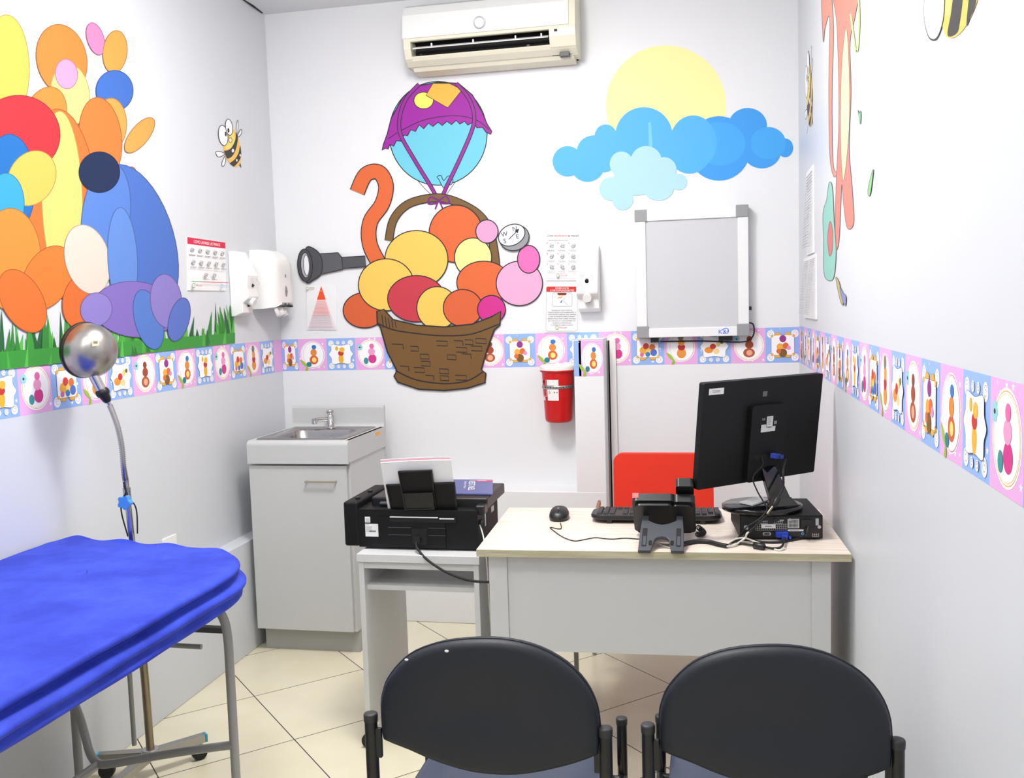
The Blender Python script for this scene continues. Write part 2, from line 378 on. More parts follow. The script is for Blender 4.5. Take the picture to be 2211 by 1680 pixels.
# ---------------- wallpaper border
PW = .1475; ZB, ZT = 1.1845, 1.340
BL = (150, 184, 238); PK = (232, 176, 226); WH = (250, 250, 252); GO = (232, 180, 84)
def star(F, cx, cy, r, fx, fy, up=False):
    p = []
    for k in range(10):
        a = pi/2+2*pi*k/10; q = r if k % 2 == 0 else r*.45; p.append((fx(cx+q*cos(a)), fy(cy+q*sin(a))))
    F.poly(p, WH, up)
def curl(F, cx, cy, r, sgn, X, Y, w):
    pts = []
    for k in range(15):
        a = k/14*2*pi*1.35; q = r*(1-.72*k/14); pts.append((X(cx+sgn*q*cos(a)), Y(cy+q*sin(a))))
    F.k += 1
    F.ell(X(cx), Y(cy), abs(X(r*1.25)-X(0)), abs(Y(r*1.25)-Y(0)), WH, up=False); F.stroke(pts, w, (70, 70, 78))
def panel(F, s0, design, ln, smin, smax, z0=ZB, z1=ZT, flip=1, PW=.1475):
    h = z1-z0
    X = lambda t: min(max(s0+t*PW, smin), smax) if flip == 1 else min(max(s0+(1-t)*PW, smin), smax)
    Y = lambda t: z0+t*h
    if s0+PW <= smin or s0 >= smax: return
    k0 = F.k; F.k = 1
    base = BL if design % 2 == 0 else PK
    F.poly([(X(0), Y(0)), (X(1), Y(0)), (X(1), Y(1)), (X(0), Y(1))], base, False); F.k = 2
    R = random.Random(design*7+3)
    for _ in range(12):
        sx, sy = R.uniform(.05, .95), R.uniform(.04, .96)
        if abs(sx-.5) < .36 and abs(sy-.5) < .36: continue
        star(F, sx, sy, R.choice((.02, .03, .045)), X, Y)
    w = .0009
    if s0 < smin-.3*PW or s0+PW > smax+.3*PW: F.k = k0; return
    cw = abs(X(1)-X(0))
    if design in (0, 4):      # rectangular gold cornered frame
        for cx, cy, q in ((.15, .82, -1), (.85, .82, 1), (.15, .15, -1), (.85, .15, 1)): curl(F, cx, cy, .085, q, X, Y, w)
        for cx, cy in ((.35, .80), (.65, .80), (.35, .2), (.65, .2)): F.ell(X(cx), Y(cy), .1*cw, .055*h, GO, 0, (190, 130, 60), w)
        F.poly([(X(.17), Y(.22)), (X(.83), Y(.22)), (X(.83), Y(.78)), (X(.17), Y(.78))], WH)
        F.stroke([(X(.17), Y(.22)), (X(.83), Y(.22)), (X(.83), Y(.78)), (X(.17), Y(.78)), (X(.17), Y(.22))], w, (96, 70, 50))
        for cx, cy in ((.19, .24), (.81, .24), (.19, .76), (.81, .76)): F.ell(X(cx), Y(cy), .04*cw, .04*h, GO)
        dots = [(.36, .42, .11, (238, 176, 70)), (.45, .55, .09, (214, 70, 66)), (.55, .40, .10, (246, 214, 120)), (.64, .52, .09, (222, 120, 60)), (.68, .36, .10, (84, 116, 200)), (.32, .30, .06, (222, 110, 160)), (.50, .31, .07, (60, 130, 190))]
        if design == 4: dots = [(.5, .68, .10, (150, 60, 140)), (.42, .45, .1, (238, 176, 70)), (.58, .48, .09, (222, 110, 60)), (.67, .42, .06, (232, 150, 196)), (.5, .28, .12, (130, 92, 48)), (.38, .33, .07, (222, 110, 60))]
        for cx, cy, r, c in dots: F.ell(X(cx), Y(cy), r*cw, r*h, c)
    elif design in (1, 5):    # thin red double ring with leaves
        F.ell(X(.5), Y(.5), .43*cw, .43*h, WH); F.ell(X(.5), Y(.5), .40*cw, .41*h, WH, 0, (190, 120, 120), w); F.ell(X(.53), Y(.5), .36*cw, .40*h, WH, 0, (214, 110, 120), w)
        F.blob([(X(.06), Y(.34)), (X(.2), Y(.28)), (X(.3), Y(.12)), (X(.16), Y(.18))], (160, 196, 70), None)
        F.blob([(X(.3), Y(.14)), (X(.32), Y(.02)), (X(.22), Y(-.0)), (X(.25), Y(.1))], (150, 190, 64), None)
        if design == 1:
            for cx, cy, rx, ry, c in ((.52, .32, .14, .14, (232, 150, 66)), (.52, .50, .11, .10, (200, 50, 56)), (.52, .64, .10, .10, (236, 160, 74)), (.5, .80, .09, .10, (130, 120, 104))): F.ell(X(cx), Y(cy), rx*cw, ry*h, c)
        else:
            for cx, cy, rx, ry, c in ((.54, .34, .15, .14, (216, 96, 56)), (.55, .34, .08, .08, (248, 222, 120)), (.54, .57, .11, .11, (226, 140, 60)), (.56, .74, .08, .07, (60, 120, 200)), (.36, .2, .09, .08, (50, 130, 140))): F.ell(X(cx), Y(cy), rx*cw, ry*h, c)
    elif design in (2, 6):    # thin curly black frame
        for cx, cy, q in ((.16, .84, -1), (.84, .84, 1), (.16, .14, -1), (.84, .14, 1), (.4, .86, 1), (.6, .86, -1), (.4, .12, 1), (.6, .12, -1)): curl(F, cx, cy, .075 if abs(cx-.5) > .2 else .045, q, X, Y, w)
        F.blob([(X(.2), Y(.8)), (X(.5), Y(.77)), (X(.8), Y(.8)), (X(.84), Y(.62)), (X(.92), Y(.5)), (X(.84), Y(.38)), (X(.8), Y(.2)), (X(.5), Y(.22)), (X(.2), Y(.2)), (X(.16), Y(.38)), (X(.08), Y(.5)), (X(.16), Y(.62))], WH, (90, 90, 96), w)
        if design == 2:
            for cx, cy, rx, ry, c in ((.50, .36, .09, .15, (238, 178, 62)), (.50, .53, .10, .08, (200, 60, 50)), (.54, .64, .09, .08, (240, 184, 70)), (.36, .68, .05, .07, (226, 186, 60))): F.ell(X(cx), Y(cy), rx*cw, ry*h, c)
        else:
            for cx, cy, rx, ry, c in ((.34, .40, .13, .09, (232, 150, 66)), (.46, .50, .09, .08, (204, 60, 56)), (.56, .36, .09, .08, (240, 216, 150)), (.62, .58, .06, .08, (240, 214, 120)), (.72, .62, .05, .05, (120, 110, 60))): F.ell(X(cx), Y(cy), rx*cw, ry*h, c)
    else:                     # gold ring with teal flower
        F.ell(X(.52), Y(.5), .44*cw, .44*h, WH); F.ell(X(.52), Y(.5), .41*cw, .41*h, WH, 0, GO, w*1.8); F.ell(X(.52), Y(.5), .385*cw, .385*h, WH, 0, (240, 206, 120), w)
        F.k += 1
        for q in range(6): F.ell(X(.16+.055*cos(q*pi/3)), Y(.70+.055*sin(q*pi/3)), .045*cw, .045*h, (150, 214, 218), up=False)
        F.ell(X(.16), Y(.70), .03*cw, .025*h, (70, 60, 60))
        if design == 3:
            for cx, cy, rx, ry, c in ((.58, .34, .14, .14, (212, 60, 140)), (.56, .56, .12, .11, (238, 160, 200)), (.57, .73, .08, .08, (232, 110, 170)), (.36, .28, .08, .10, (60, 150, 150))): F.ell(X(cx), Y(cy), rx*cw, ry*h, c)
        else:
            for cx, cy, rx, ry, c in ((.52, .30, .17, .13, (176, 92, 60)), (.53, .30, .09, .08, (236, 170, 140)), (.53, .53, .12, .11, (166, 78, 50)), (.53, .70, .08, .08, (150, 70, 44))): F.ell(X(cx), Y(cy), rx*cw, ry*h, c)
    F.k = k0
SEQ = [0, 1, 6, 7, 4, 5, 2, 3]
F = Flat(lambda s, z: Vector((lwx(-s), -s, z)), LWN)
for i in range(26): panel(F, -.055+i*PW, SEQ[(3-i) % 8], 0, 0.0, 3.7, flip=-1)
tag(F.build('wallpaper_border'), 'blue and pink wallpaper border along the left wall beside the grass mural', 'wallpaper border', 'wallpaper borders')
F = Flat(lambda s, z: Vector((s, 0, z)), (0, -1, 0))
panel(F, 0, 4, 0, 0, W, PW=.0875)
for i in range(1, 18): panel(F, -.060+i*PW, SEQ[(4+i) % 8], 0, 0.0, W)
o = F.build('wallpaper_border'); tag(o, 'blue and pink wallpaper border running across the back wall', 'wallpaper border', 'wallpaper borders')
F = Flat(lambda s, z: Vector((W, -s, z)), (-1, 0, 0))
for i in range(26): panel(F, -.10+i*PW, SEQ[(3+i) % 8], 0, 0.0, 3.7, 1.187, 1.345)
tag(F.build('wallpaper_border'), 'blue and pink wallpaper border along the right wall behind the monitor', 'wallpaper border', 'wallpaper borders')
F = Flat(lambda s, z: Vector((s, -DB+.0005, z)), (0, -1, 0))
panel(F, 1.43, 4, 0, 1.468, 1.500, 1.150, 1.308); panel(F, 1.475, 5, 0, 1.490, 1.599, 1.150, 1.308)
F.b.add([(1.4675, -DB, 1.3128), (1.5995, -DB, 1.3128), (1.5995, 0, 1.3128), (1.4675, 0, 1.3128)], [(0, 1, 2, 3)], ink(WH))
tag(F.build('wallpaper_border'), 'piece of wallpaper border wrapped over the boxed column beside the red container', 'wallpaper border', 'wallpaper borders')

# ---------------- bees
def bee(fn, n, T, label, wings=True):
    """T maps bee coordinates (taken from the bee on the left wall, in photo pixels) to fn coordinates"""
    F = Flat(fn, n)
    def q(p): return [T(*a) for a in p]
    def cz(x, y): return (440+x/11.2, 230+y/11.2)
    def Bl(p, c, o=None, w=1.4, cl=True):
        pp = [(v.x, v.y) for v in smooth_path([cz(*a)+(0,) for a in p], 6, True)]
        F.poly(q(pp), c)
        if o: F.stroke(q(pp+[pp[0]]), w*SCB, o)
    K = (52, 50, 52)
    if wings: Bl([(500, 1140), (400, 1090), (290, 1100), (320, 1200), (380, 1220), (470, 1180)], (240, 240, 240), K)
    if wings: Bl([(520, 1190), (460, 1290), (430, 1400), (460, 1460), (510, 1380), (530, 1270)], (240, 240, 240), K)
    Bl([(790, 670), (780, 500), (810, 340), (830, 380), (825, 520), (805, 660)], (240, 240, 240), (130, 130, 130))
    Bl([(810, 730), (830, 650), (890, 555), (915, 580), (905, 660), (860, 715)], (240, 240, 240), K)
    F.poly(q([cz(850, 1415), cz(880, 1360), cz(905, 1495)]), K)
    body = [(690, 545), (800, 700), (870, 930), (900, 1130), (890, 1300), (850, 1420), (770, 1465), (690, 1440), (590, 1330), (510, 1180), (470, 1040), (480, 900), (560, 720)]
    Bl(body, (240, 192, 92))
    def band(p): Bl(p, K)
    Bl([(700, 640), (735, 700), (740, 860), (640, 1000), (540, 1030), (520, 930), (600, 760)], (238, 220, 120))
    band([(765, 630), (800, 690), (820, 760), (800, 900), (760, 1060), (680, 1200), (590, 1255), (545, 1235), (485, 1080), (560, 1062), (660, 1000), (740, 850), (765, 740)])
    band([(872, 950), (893, 1060), (897, 1180), (850, 1310), (730, 1445), (660, 1410), (625, 1370), (740, 1280), (830, 1130)])
    for x, y, rx, ry in ((696, 1067, 30, 45), (790, 1300, 18, 34), (872, 1180, 18, 32)): F.k += 0; Bl([(x+rx*cos(k*pi/4), y+ry*sin(k*pi/4)) for k in range(8)], (240, 240, 240))
    def oval(x, y, rx, ry, rot, c, o=None): Bl([(x+rx*cos(k*pi/4)*cos(rot)-ry*sin(k*pi/4)*sin(rot), y+rx*cos(k*pi/4)*sin(rot)+ry*sin(k*pi/4)*cos(rot)) for k in range(8)], c, o)
    oval(635, 815, 38, 62, -.1, (246, 236, 190), (150, 110, 40))
    oval(458, 700, 112, 248, -.13, (248, 248, 248), K); oval(600, 502, 85, 198, -.13, (248, 248, 248), K)
    oval(518, 665, 24, 58, -.1, K); oval(583, 578, 24, 58, -.1, K)
    return tag(F.build('bee_sticker'), label, 'wall sticker')
SCB = 1.0
bee(f_left, LWN, lambda x, y: (x, y), 'cartoon bee sticker with big eyes on the left wall above the hand washing poster')
# right wall bees (seen at a steep angle): bee frame -> metres on the wall
def TR(y0, z0, sc, fl=1):
    def T(x, y): return (y0-(x-496)/11.2*.9*sc*fl*.085*1.5, z0-(y-310)*sc*.0105*.30)
    return T
SCB = .0020
def T1(x, y): return (-.43-(x-496)*.0052, 2.26-(y-310)*.0029)
bee(lambda u, v: Vector((W, u, v)), (-1, 0, 0), T1, 'small bee sticker on the right wall near the corner beside the blue cloud')
def T2(x, y):
    a_, b_ = (x-497)*1.6, y-315; a2, b2_ = (a_+b_)*.707, (b_-a_)*.707
    return (-2.61-a2*.0036, 1.975-b2_*.0036)
bee(lambda u, v: Vector((W, u, v)), (-1, 0, 0), T2, 'large bee sticker at the very top of the right wall', False)

# ---------------- sun and clouds
def c2(x, y): return (1180+x/3.948, 80+y/3.948)
F = Flat(f_back, (0, -1, 0)); F.ell(1438, 229, 130, 131, (250, 242, 168), n=64); tag(F.build('sun_sticker'), 'large round pale yellow sun painted behind the blue clouds', 'wall sticker')
F = Flat(f_back, (0, -1, 0), base=.0010)
def cc(x, y, rx, ry, c, up=False): u, v = c2(x, y); F.ell(u, v, rx/3.948, ry/3.948, c, up=up, n=40)
MB_, LB_ = (66, 158, 236), (84, 178, 240)
for a_ in ((1470, 950, 270, 275), (1715, 755, 165, 150), (1835, 970, 165, 150), (2035, 945, 68, 80), (1680, 930, 250, 120)): cc(*a_, MB_)
F.k += 1
for a_ in ((1890, 905, 150, 138), (1480, 910, 215, 185)): cc(*a_, (72, 168, 240))
F.k += 1
for a_ in ((180, 1060, 128, 130), (350, 1080, 150, 155), (405, 970, 145, 132), (505, 845, 95, 100), (480, 1040, 130, 115), (830, 838, 243, 240), (1250, 900, 200, 232), (1220, 960, 190, 205), (840, 980, 420, 150)): cc(*a_, LB_)
F.poly([c2(a_, b_) for a_, b_ in ((868, 730), (890, 728), (903, 900), (903, 1015), (878, 1015), (870, 860))], (120, 200, 246))
tag(F.build('cloud_sticker'), 'wide blue cloud group under the yellow sun', 'wall sticker')
F = Flat(f_back, (0, -1, 0), base=.0026)
for a_ in ((640, 1085, 101, 108), (850, 1060, 133, 130), (1000, 1130, 108, 106), (1130, 1235, 68, 70), (955, 1270, 135, 125), (550, 1295, 100, 100), (650, 1385, 90, 90), (760, 1240, 200, 110), (820, 1200, 250, 110)): cc(*a_, (176, 218, 246))
tag(F.build('cloud_sticker'), 'small pale blue cloud in front of the blue cloud group', 'wall sticker')

# ---------------- air balloon mural (plain balls ride in the basket)
K = (44, 42, 46)
F = Flat(f_back, (0, -1, 0)); mur = thing('balloon_mural', (1.02, 0, 1.85), 'hot air balloon wall mural with brown basket of coloured balls, spyglass and compass', 'wall mural')
F.stroke([(902, 390), (920, 410), (942, 430)], 1.2, K, True); F.stroke([(992, 378), (975, 405), (958, 428)], 1.2, K, True)
F.ell(946, 288, 106, 112, (112, 200, 222), 0, K, 2, 48)
F.blob([(948, 388), (944, 382), (952, 379), (958, 390), (968, 380), (978, 388), (974, 399), (965, 398), (962, 408), (955, 402)], (112, 200, 222), K, 1.5)
sc_ = [(825, 325), (828, 312), (836, 290), (845, 255), (870, 210), (905, 185), (945, 178), (990, 180), (1020, 205), (1040, 240), (1052, 268), (1062, 284), (1060, 290), (1050, 286), (1042, 275), (1030, 276), (1022, 264), (1010, 270), (1003, 262), (993, 268), (985, 260), (975, 269), (965, 262), (955, 271), (946, 264), (935, 273), (925, 266), (915, 278), (905, 270), (897, 284), (887, 280), (880, 293), (872, 292), (866, 305), (856, 304), (850, 316), (842, 312), (838, 322), (832, 320)]
F.poly(sc_, (158, 40, 160)); F.stroke(sc_+[sc_[0]], 2.2, K)
F.stroke([(838, 300), (870, 280), (920, 258), (985, 250), (1030, 260), (1056, 280)], 1.6, K, True)
F.ell(915, 217, 21, 18, (250, 236, 110), 0, K, 1.5)
F.poly([(920, 206), (935, 180), (970, 180), (998, 194), (967, 233)], (244, 184, 76)); F.stroke([(920, 206), (935, 180), (970, 180), (998, 194), (967, 233), (920, 206)], 1.5, K)
for pth in ([(905, 182), (878, 212), (864, 250), (865, 290), (895, 345), (930, 402), (944, 428)], [(985, 180), (1012, 212), (1024, 250), (1018, 285), (990, 350), (965, 402), (954, 428)]):
    F.stroke(pth, 9, K, True); F.stroke(pth, 6, (150, 44, 152), True)
lab(F.build('balloon', mur), 'purple and turquoise patched balloon')
F = Flat(f_back, (0, -1, 0), base=.0035)
han = [(840, 520), (850, 475), (880, 442), (930, 428), (975, 432), (1030, 460), (1058, 500), (1070, 560), (1072, 600)]
F.stroke(han, 19, K, True); F.stroke(han, 15, (122, 92, 52), True)
for p in ([(946, 432), (930, 426), (926, 440), (944, 438)], [(950, 432), (964, 424), (970, 438), (952, 438)]): F.stroke(p+[p[0]], 4, (120, 36, 124), True)
F.stroke([(946, 436), (940, 452)], 3, (120, 36, 124)); F.stroke([(950, 436), (956, 450)], 3, (120, 36, 124))
lab(F.build('basket_handle', mur), 'brown hooped basket handle with purple bow')
F = Flat(f_back, (0, -1, 0), base=.0046)
rib = [(772, 415), (790, 378), (818, 372), (834, 400), (826, 440), (800, 480), (800, 530), (830, 590), (845, 640)]
F.stroke(rib, 34, K, True); F.stroke(rib, 30, (222, 106, 58), True)
lab(F.build('ribbon', mur), 'orange curling ribbon')
F = Flat(f_back, (0, -1, 0), base=.0052)
for cx, cy, rx, ry, c in ((985, 505, 58, 62, (222, 106, 58)), (1022, 556, 40, 42, (250, 238, 150)), (1052, 500, 24, 25, (240, 160, 200)), (900, 560, 68, 62, (246, 198, 94)), (1045, 610, 58, 46, (222, 106, 58)), (1122, 612, 50, 48, (242, 170, 206)), (1142, 560, 24, 30, (232, 112, 180)), (788, 670, 46, 38, (212, 98, 56)), (835, 615, 60, 56, (246, 198, 94)), (900, 645, 62, 50, (196, 62, 74)), (945, 665, 44, 46, (246, 198, 94)), (1000, 665, 42, 40, (216, 100, 56)), (1062, 668, 30, 30, (206, 50, 140))):
    g = Flat(f_back, (0, -1, 0), base=.0054); g.k = F.k; g.ell(cx, cy, rx, ry, c, 0, K, 2.2, 40); F.k = g.k
    g.build('ball', mur)
F2 = Flat(f_back, (0, -1, 0), base=F.base+F.k*F.step+.0006)
bk = [(815, 672), (830, 668), (850, 690), (900, 702), (960, 706), (1020, 700), (1062, 684), (1082, 672), (1080, 702), (1068, 712), (1052, 756), (1040, 798), (1050, 806), (1048, 826), (1010, 838), (960, 843), (905, 840), (860, 825), (852, 812), (858, 800), (838, 760), (822, 705), (816, 700)]
F2.poly(bk, (118, 86, 46)); F2.stroke(bk+[bk[0]], 3, K)
F2.stroke([(816, 698), (850, 712), (900, 720), (960, 725), (1020, 721), (1078, 700)], 2.8, K, True)
F2.stroke([(855, 800), (900, 820), (960, 828), (1010, 822), (1045, 802)], 2.8, K, True)
for x in (826, 833, 840, 847, 854): F2.stroke([(x, 680+(x-826)*.5), (x+3, 708)], 1.8, K, up=False)
rr = random.Random(5)
F2.k += 1
for r in range(6):
    y0 = 728+r*15; xs = 842+r*4 if r < 4 else 862; xe = 1060-r*5
    x = xs+rr.uniform(0, 10)
    while x < xe-22:
        wd_ = rr.uniform(16, 24); yo = 8*sin((x-850)/200*pi)
        if rr.random() < .6: F2.stroke([(x, y0+yo), (x+wd_, y0+yo+1), (x+wd_+1, y0+yo+11), (x+1, y0+yo+10), (x, y0+yo)][:rr.choice((3, 4, 5))], 2, K, up=False)
        x += wd_+rr.uniform(4, 16)
F2.build('basket', mur)
F3 = Flat(f_back, (0, -1, 0), base=F2.base+.0035)
F3.poly([(740, 556), (790, 553), (792, 576), (742, 580)], (84, 84, 88)); F3.stroke([(740, 556), (790, 553), (792, 576), (742, 580), (740, 556)], 2, K)
F3.poly([(692, 548), (732, 546), (740, 556), (742, 582), (696, 592)], (92, 92, 96)); F3.stroke([(692, 548), (732, 546), (740, 556), (742, 582), (696, 592), (692, 548)], 2, K)
F3.blob([(662, 538), (684, 540), (697, 560), (696, 590), (680, 604), (662, 607)], (78, 78, 82), K)
F3.ell(661, 573, 16, 35, (78, 78, 82), -.05, K, 2); F3.ell(662, 573, 10, 27, (176, 176, 184), -.05, K, 1.5); F3.ell(664, 573, 6, 22, (236, 236, 240), -.05, K, 1.2)
lab(F3.build('spyglass', mur), 'grey spyglass')
F3 = Flat(f_back, (0, -1, 0), base=F2.base+.0035)
F3.ell(1112, 514, 32, 27, (150, 152, 156), -.35, K, 2); F3.ell(1106, 508, 30, 22, (224, 226, 232), -.45, K, 2)
for t, x, y in (('N', 1108, 500), ('E', 1116, 516), ('S', 1089, 526), ('W', 1084, 512)): F3.text(t, x, y, 10, K, ax=(.97, -.2), ay=(-.2, -.97))
F3.stroke([(1100, 517), (1118, 499)], 1.5, K); F3.poly([(1122, 494), (1119, 504), (1112, 499)], K)
lab(F3.build('compass', mur), 'round grey compass with N E S W')

# ---------------- left wall mural: grass with plain rounded shapes
F = Flat(f_left, LWN, base=.0006, step=.00008)
R = random.Random(11)
def gy(x): return 795-.1075*x+(4 if x < 300 else 0)
for i in range(150):
    x = R.uniform(-30, 503); hh = R.uniform(.35, 1.0)**1.6*125*(1-.00075*x)+14; w = R.uniform(5, 13)*(1-.0008*x); dx = R.uniform(-12, 12)
    c = R.choice(((62, 150, 60), (72, 168, 66), (52, 132, 56), (88, 180, 74), (40, 96, 56)))
    b0 = gy(x)
    if i % 8 == 0: F.k += 1
    F.poly([(x-w, b0), (min(x+w, 506), b0-.1*2*w), (min(x+w*.7+dx*.3, 505), b0-hh*.5), (min(x+dx, 504), b0-hh), (x-w*.6+dx*.3, b0-hh*.45)], c, False)
F.poly([(-30, gy(-30)), (506, gy(506)), (506, gy(506)-22), (-30, gy(-30)-40)], (60, 148, 60))
F.k += 1
for i in range(26):
    x = R.uniform(-20, 495); hh = R.uniform(20, 60)*(1-.0006*x); b0 = gy(x); F.poly([(x-4, b0), (x+4, b0), (x+R.uniform(-5, 5), b0-hh)], R.choice(((90, 184, 78), (46, 112, 56), (76, 170, 68))), False)
gm = tag(F.build('grass_mural'), 'green grass blades painted low on the left wall above the border', 'wall mural')
F = Flat(f_left, LWN, base=.0022, step=.00005)
sh = [(12, 150, 50, 118, (252, 200, 92), 0), (132, 128, 54, 76, (240, 140, 62), -.2), (150, 205, 42, 66, (254, 226, 140), -.1), (142, 160, 24, 32, (242, 164, 204), -.1),
      (205, 84, 18, 36, (238, 140, 190), -.3), (247, 112, 26, 46, (246, 168, 78), .1), (246, 196, 40, 44, (66, 116, 206), 0), (238, 268, 34, 56, (248, 172, 84), 0), (300, 292, 46, 20, (248, 172, 84), -.9),
      (96, 250, 44, 64, (244, 146, 62), .3), (215, 300, 46, 90, (240, 132, 60), -.1), (130, 440, 78, 205, (238, 124, 56), -.05), (132, 430, 44, 190, (255, 220, 124), -.03),
      (40, 290, 88, 84, (206, 50, 62), .2), (18, 400, 56, 110, (32, 116, 196), 0), (66, 385, 50, 62, (252, 200, 96), .5), (10, 440, 40, 66, (60, 170, 226), 0),
      (20, 560, 66, 110, (242, 150, 62), 0), (100, 600, 50, 74, (240, 132, 54), .5), (46, 650, 44, 74, (240, 120, 52), -.5), (175, 650, 42, 60, (238, 116, 52), .2),
      (276, 420, 22, 60, (242, 120, 56), .1), (290, 520, 84, 170, (80, 122, 208), -.28), (226, 470, 52, 120, (94, 138, 220), .12), (212, 372, 44, 44, (22, 42, 84), .2), (186, 560, 48, 76, (252, 222, 208), -.25),
      (262, 560, 32, 112, (104, 148, 226), -.05), (290, 668, 92, 60, (140, 118, 204), .1), (205, 668, 34, 36, (150, 136, 214), .3), (318, 690, 30, 66, (92, 134, 216), -.25), (356, 650, 34, 58, (150, 136, 214), -.1), (384, 690, 22, 48, (98, 126, 212), .25)]
for cx, cy, rx, ry, c, ro in sh:
    c = tuple(int(v*.90) for v in c)
    F.ell(cx, cy, rx, ry, c, ro, tuple(int(v*.72) for v in c), 1.6, 40)
tag(F.build('shapes_mural'), 'big group of plain rounded orange, yellow, red and blue shapes on the left wall', 'wall mural')
# right wall mural, plain tall shapes
F = Flat(f_right, (-1, 0, 0), base=.0006)
K2 = (110, 96, 96)
F.blob([(1775, -20), (1792, -30), (1800, 60), (1797, 200), (1799, 350), (1808, 372), (1800, 380), (1792, 330), (1790, 180), (1792, 40), (1782, 60), (1778, 88)], (226, 140, 122), K2, 1.2)
F.blob([(1800, -30), (1855, -40), (1848, 30), (1836, 90), (1838, 200), (1834, 320), (1840, 400), (1844, 480), (1830, 492), (1822, 440), (1818, 400), (1812, 520), (1804, 528), (1806, 400), (1812, 250), (1808, 60)], (226, 128, 112), K2, 1.2)
F.blob([(1828, 60), (1834, 150), (1834, 280), (1822, 390), (1816, 300), (1818, 150)], (246, 238, 170), K2, 1)
F.blob([(1791, 395), (1798, 405), (1802, 480), (1806, 540), (1802, 595), (1792, 606), (1780, 590), (1779, 520), (1778, 460), (1786, 430)], (140, 200, 186), K2, 1.2)
F.blob([(1793, 478), (1799, 500), (1798, 540), (1792, 552), (1788, 515)], (212, 110, 110), K2, 1)
F.stroke([(1838, 30), (1850, 112), (1856, 60), (1855, -20)], 4, (180, 206, 140), True)
F.blob([(1854, 238), (1857, 245), (1860, 240), (1859, 268)], (120, 200, 140), K2, 1); F.blob([(1886, 368), (1887, 372), (1881, 418), (1876, 420), (1877, 400)], (130, 196, 120), K2, 1)
F.blob([(1806, 600), (1814, 612), (1822, 655), (1816, 650)], (180, 172, 110), K2, 1); F.blob([(1815, 620), (1822, 632), (1828, 640), (1827, 660), (1820, 645)], (130, 136, 200), K2, 1)
tag(F.build('tall_shapes_mural'), 'tall narrow salmon, pale yellow and teal shapes painted on the right wall', 'wall mural')
# ================================================================== THINGS ON THE WALLS
def board(name, quad, label, cat, n, th=.004, group=None):
    """thin sign board whose front is quad (tl,tr,br,bl) on a wall plane"""
    n = Vector(n).normalized(); t = thing(name, sum(quad, Vector())/4, label, cat, group)
    b = MB(); P = [Vector(q)+n*.0005 for q in quad]; Q = [p+n*th for p in P]
    b.add(P+Q, [(0, 1, 2, 3), (4, 7, 6, 5), (0, 4, 5, 1), (1, 5, 6, 2), (2, 6, 7, 3), (3, 7, 4, 0)], PAPER); b.build('board', t)
    tl, tr, br, bl = quad
    fn = lambda u, v: (tl*(1-u)+tr*u)*(1-v)+(bl*(1-u)+br*u)*v
    return t, Flat(fn, n, base=th+.0009, step=.0003)
def lines(F, x0, x1, y, h, c, R, dash=True):
    x = x0
    while x < x1:
        w = R.uniform(.015, .05)*1.2; F.poly([(x, y), (min(x+w, x1), y), (min(x+w, x1), y+h), (x, y+h)], c, False); x += w+.008
def icon(F, cx, cy, w, h, R):
    c = R.choice(((120, 120, 124), (150, 150, 154)))
    F.ell(cx, cy, w*.30, h*.36, (214, 216, 218), R.uniform(-.5, .5), c, .006, 14, up=False)
    F.stroke([(cx-w*.3, cy+h*.3), (cx-w*.05, cy-h*.1), (cx+w*.05, cy+h*.15), (cx+w*.3, cy-h*.3)], .010, (96, 96, 100), False)
RD = random.Random(3)
def quad(fn, pts): return [fn(*p) for p in pts]
# hand washing poster, left wall
t, F = board('hand_washing_poster', quad(f_left, ((402, 512), (484, 524), (486, 628), (404, 627))), 'white poster with red heading COMO LAVARSE LAS MANOS on left wall', 'poster', LWN)
F.poly([(0, 0), (1, 0), (1, .125), (0, .125)], (214, 40, 74)); F.text('COMO LAVARSE LAS MANOS', .5, .095, .062, (255, 255, 255), .70, ay=(0, -1), center=True)
F.k += 1
for r in range(2):
    for c in range(5): icon(F, .11+c*.195, .235+r*.23, .15, .10, RD); lines(F, .03+c*.195, .19+c*.195, .32+r*.23, .008, (120, 120, 120), RD); lines(F, .03+c*.195, .17+c*.195, .335+r*.23, .008, (130, 130, 130), RD)
for c in range(2): icon(F, .40+c*.22, .70, .15, .10, RD); lines(F, .32+c*.22, .48+c*.22, .78, .008, (120, 120, 120), RD)
F.poly([(.02, .828), (.34, .828), (.34, .840), (.02, .840)], (60, 160, 80), False); F.poly([(.34, .828), (1, .828), (1, .840), (.34, .840)], (214, 60, 80), False)
F.k += 1; F.ell(.07, .91, .03, .045, (240, 240, 240), 0, (80, 160, 80), .012, 16); F.text('Mimedik', .12, .925, .035, (200, 60, 70), .16)
F.ell(.80, .91, .028, .035, (200, 226, 244), 0, (96, 170, 220), .008, 16); F.text('World Health', .84, .90, .022, (96, 170, 220), .15); F.text('Organization', .84, .935, .022, (96, 170, 220), .15)
F.build('print', t)
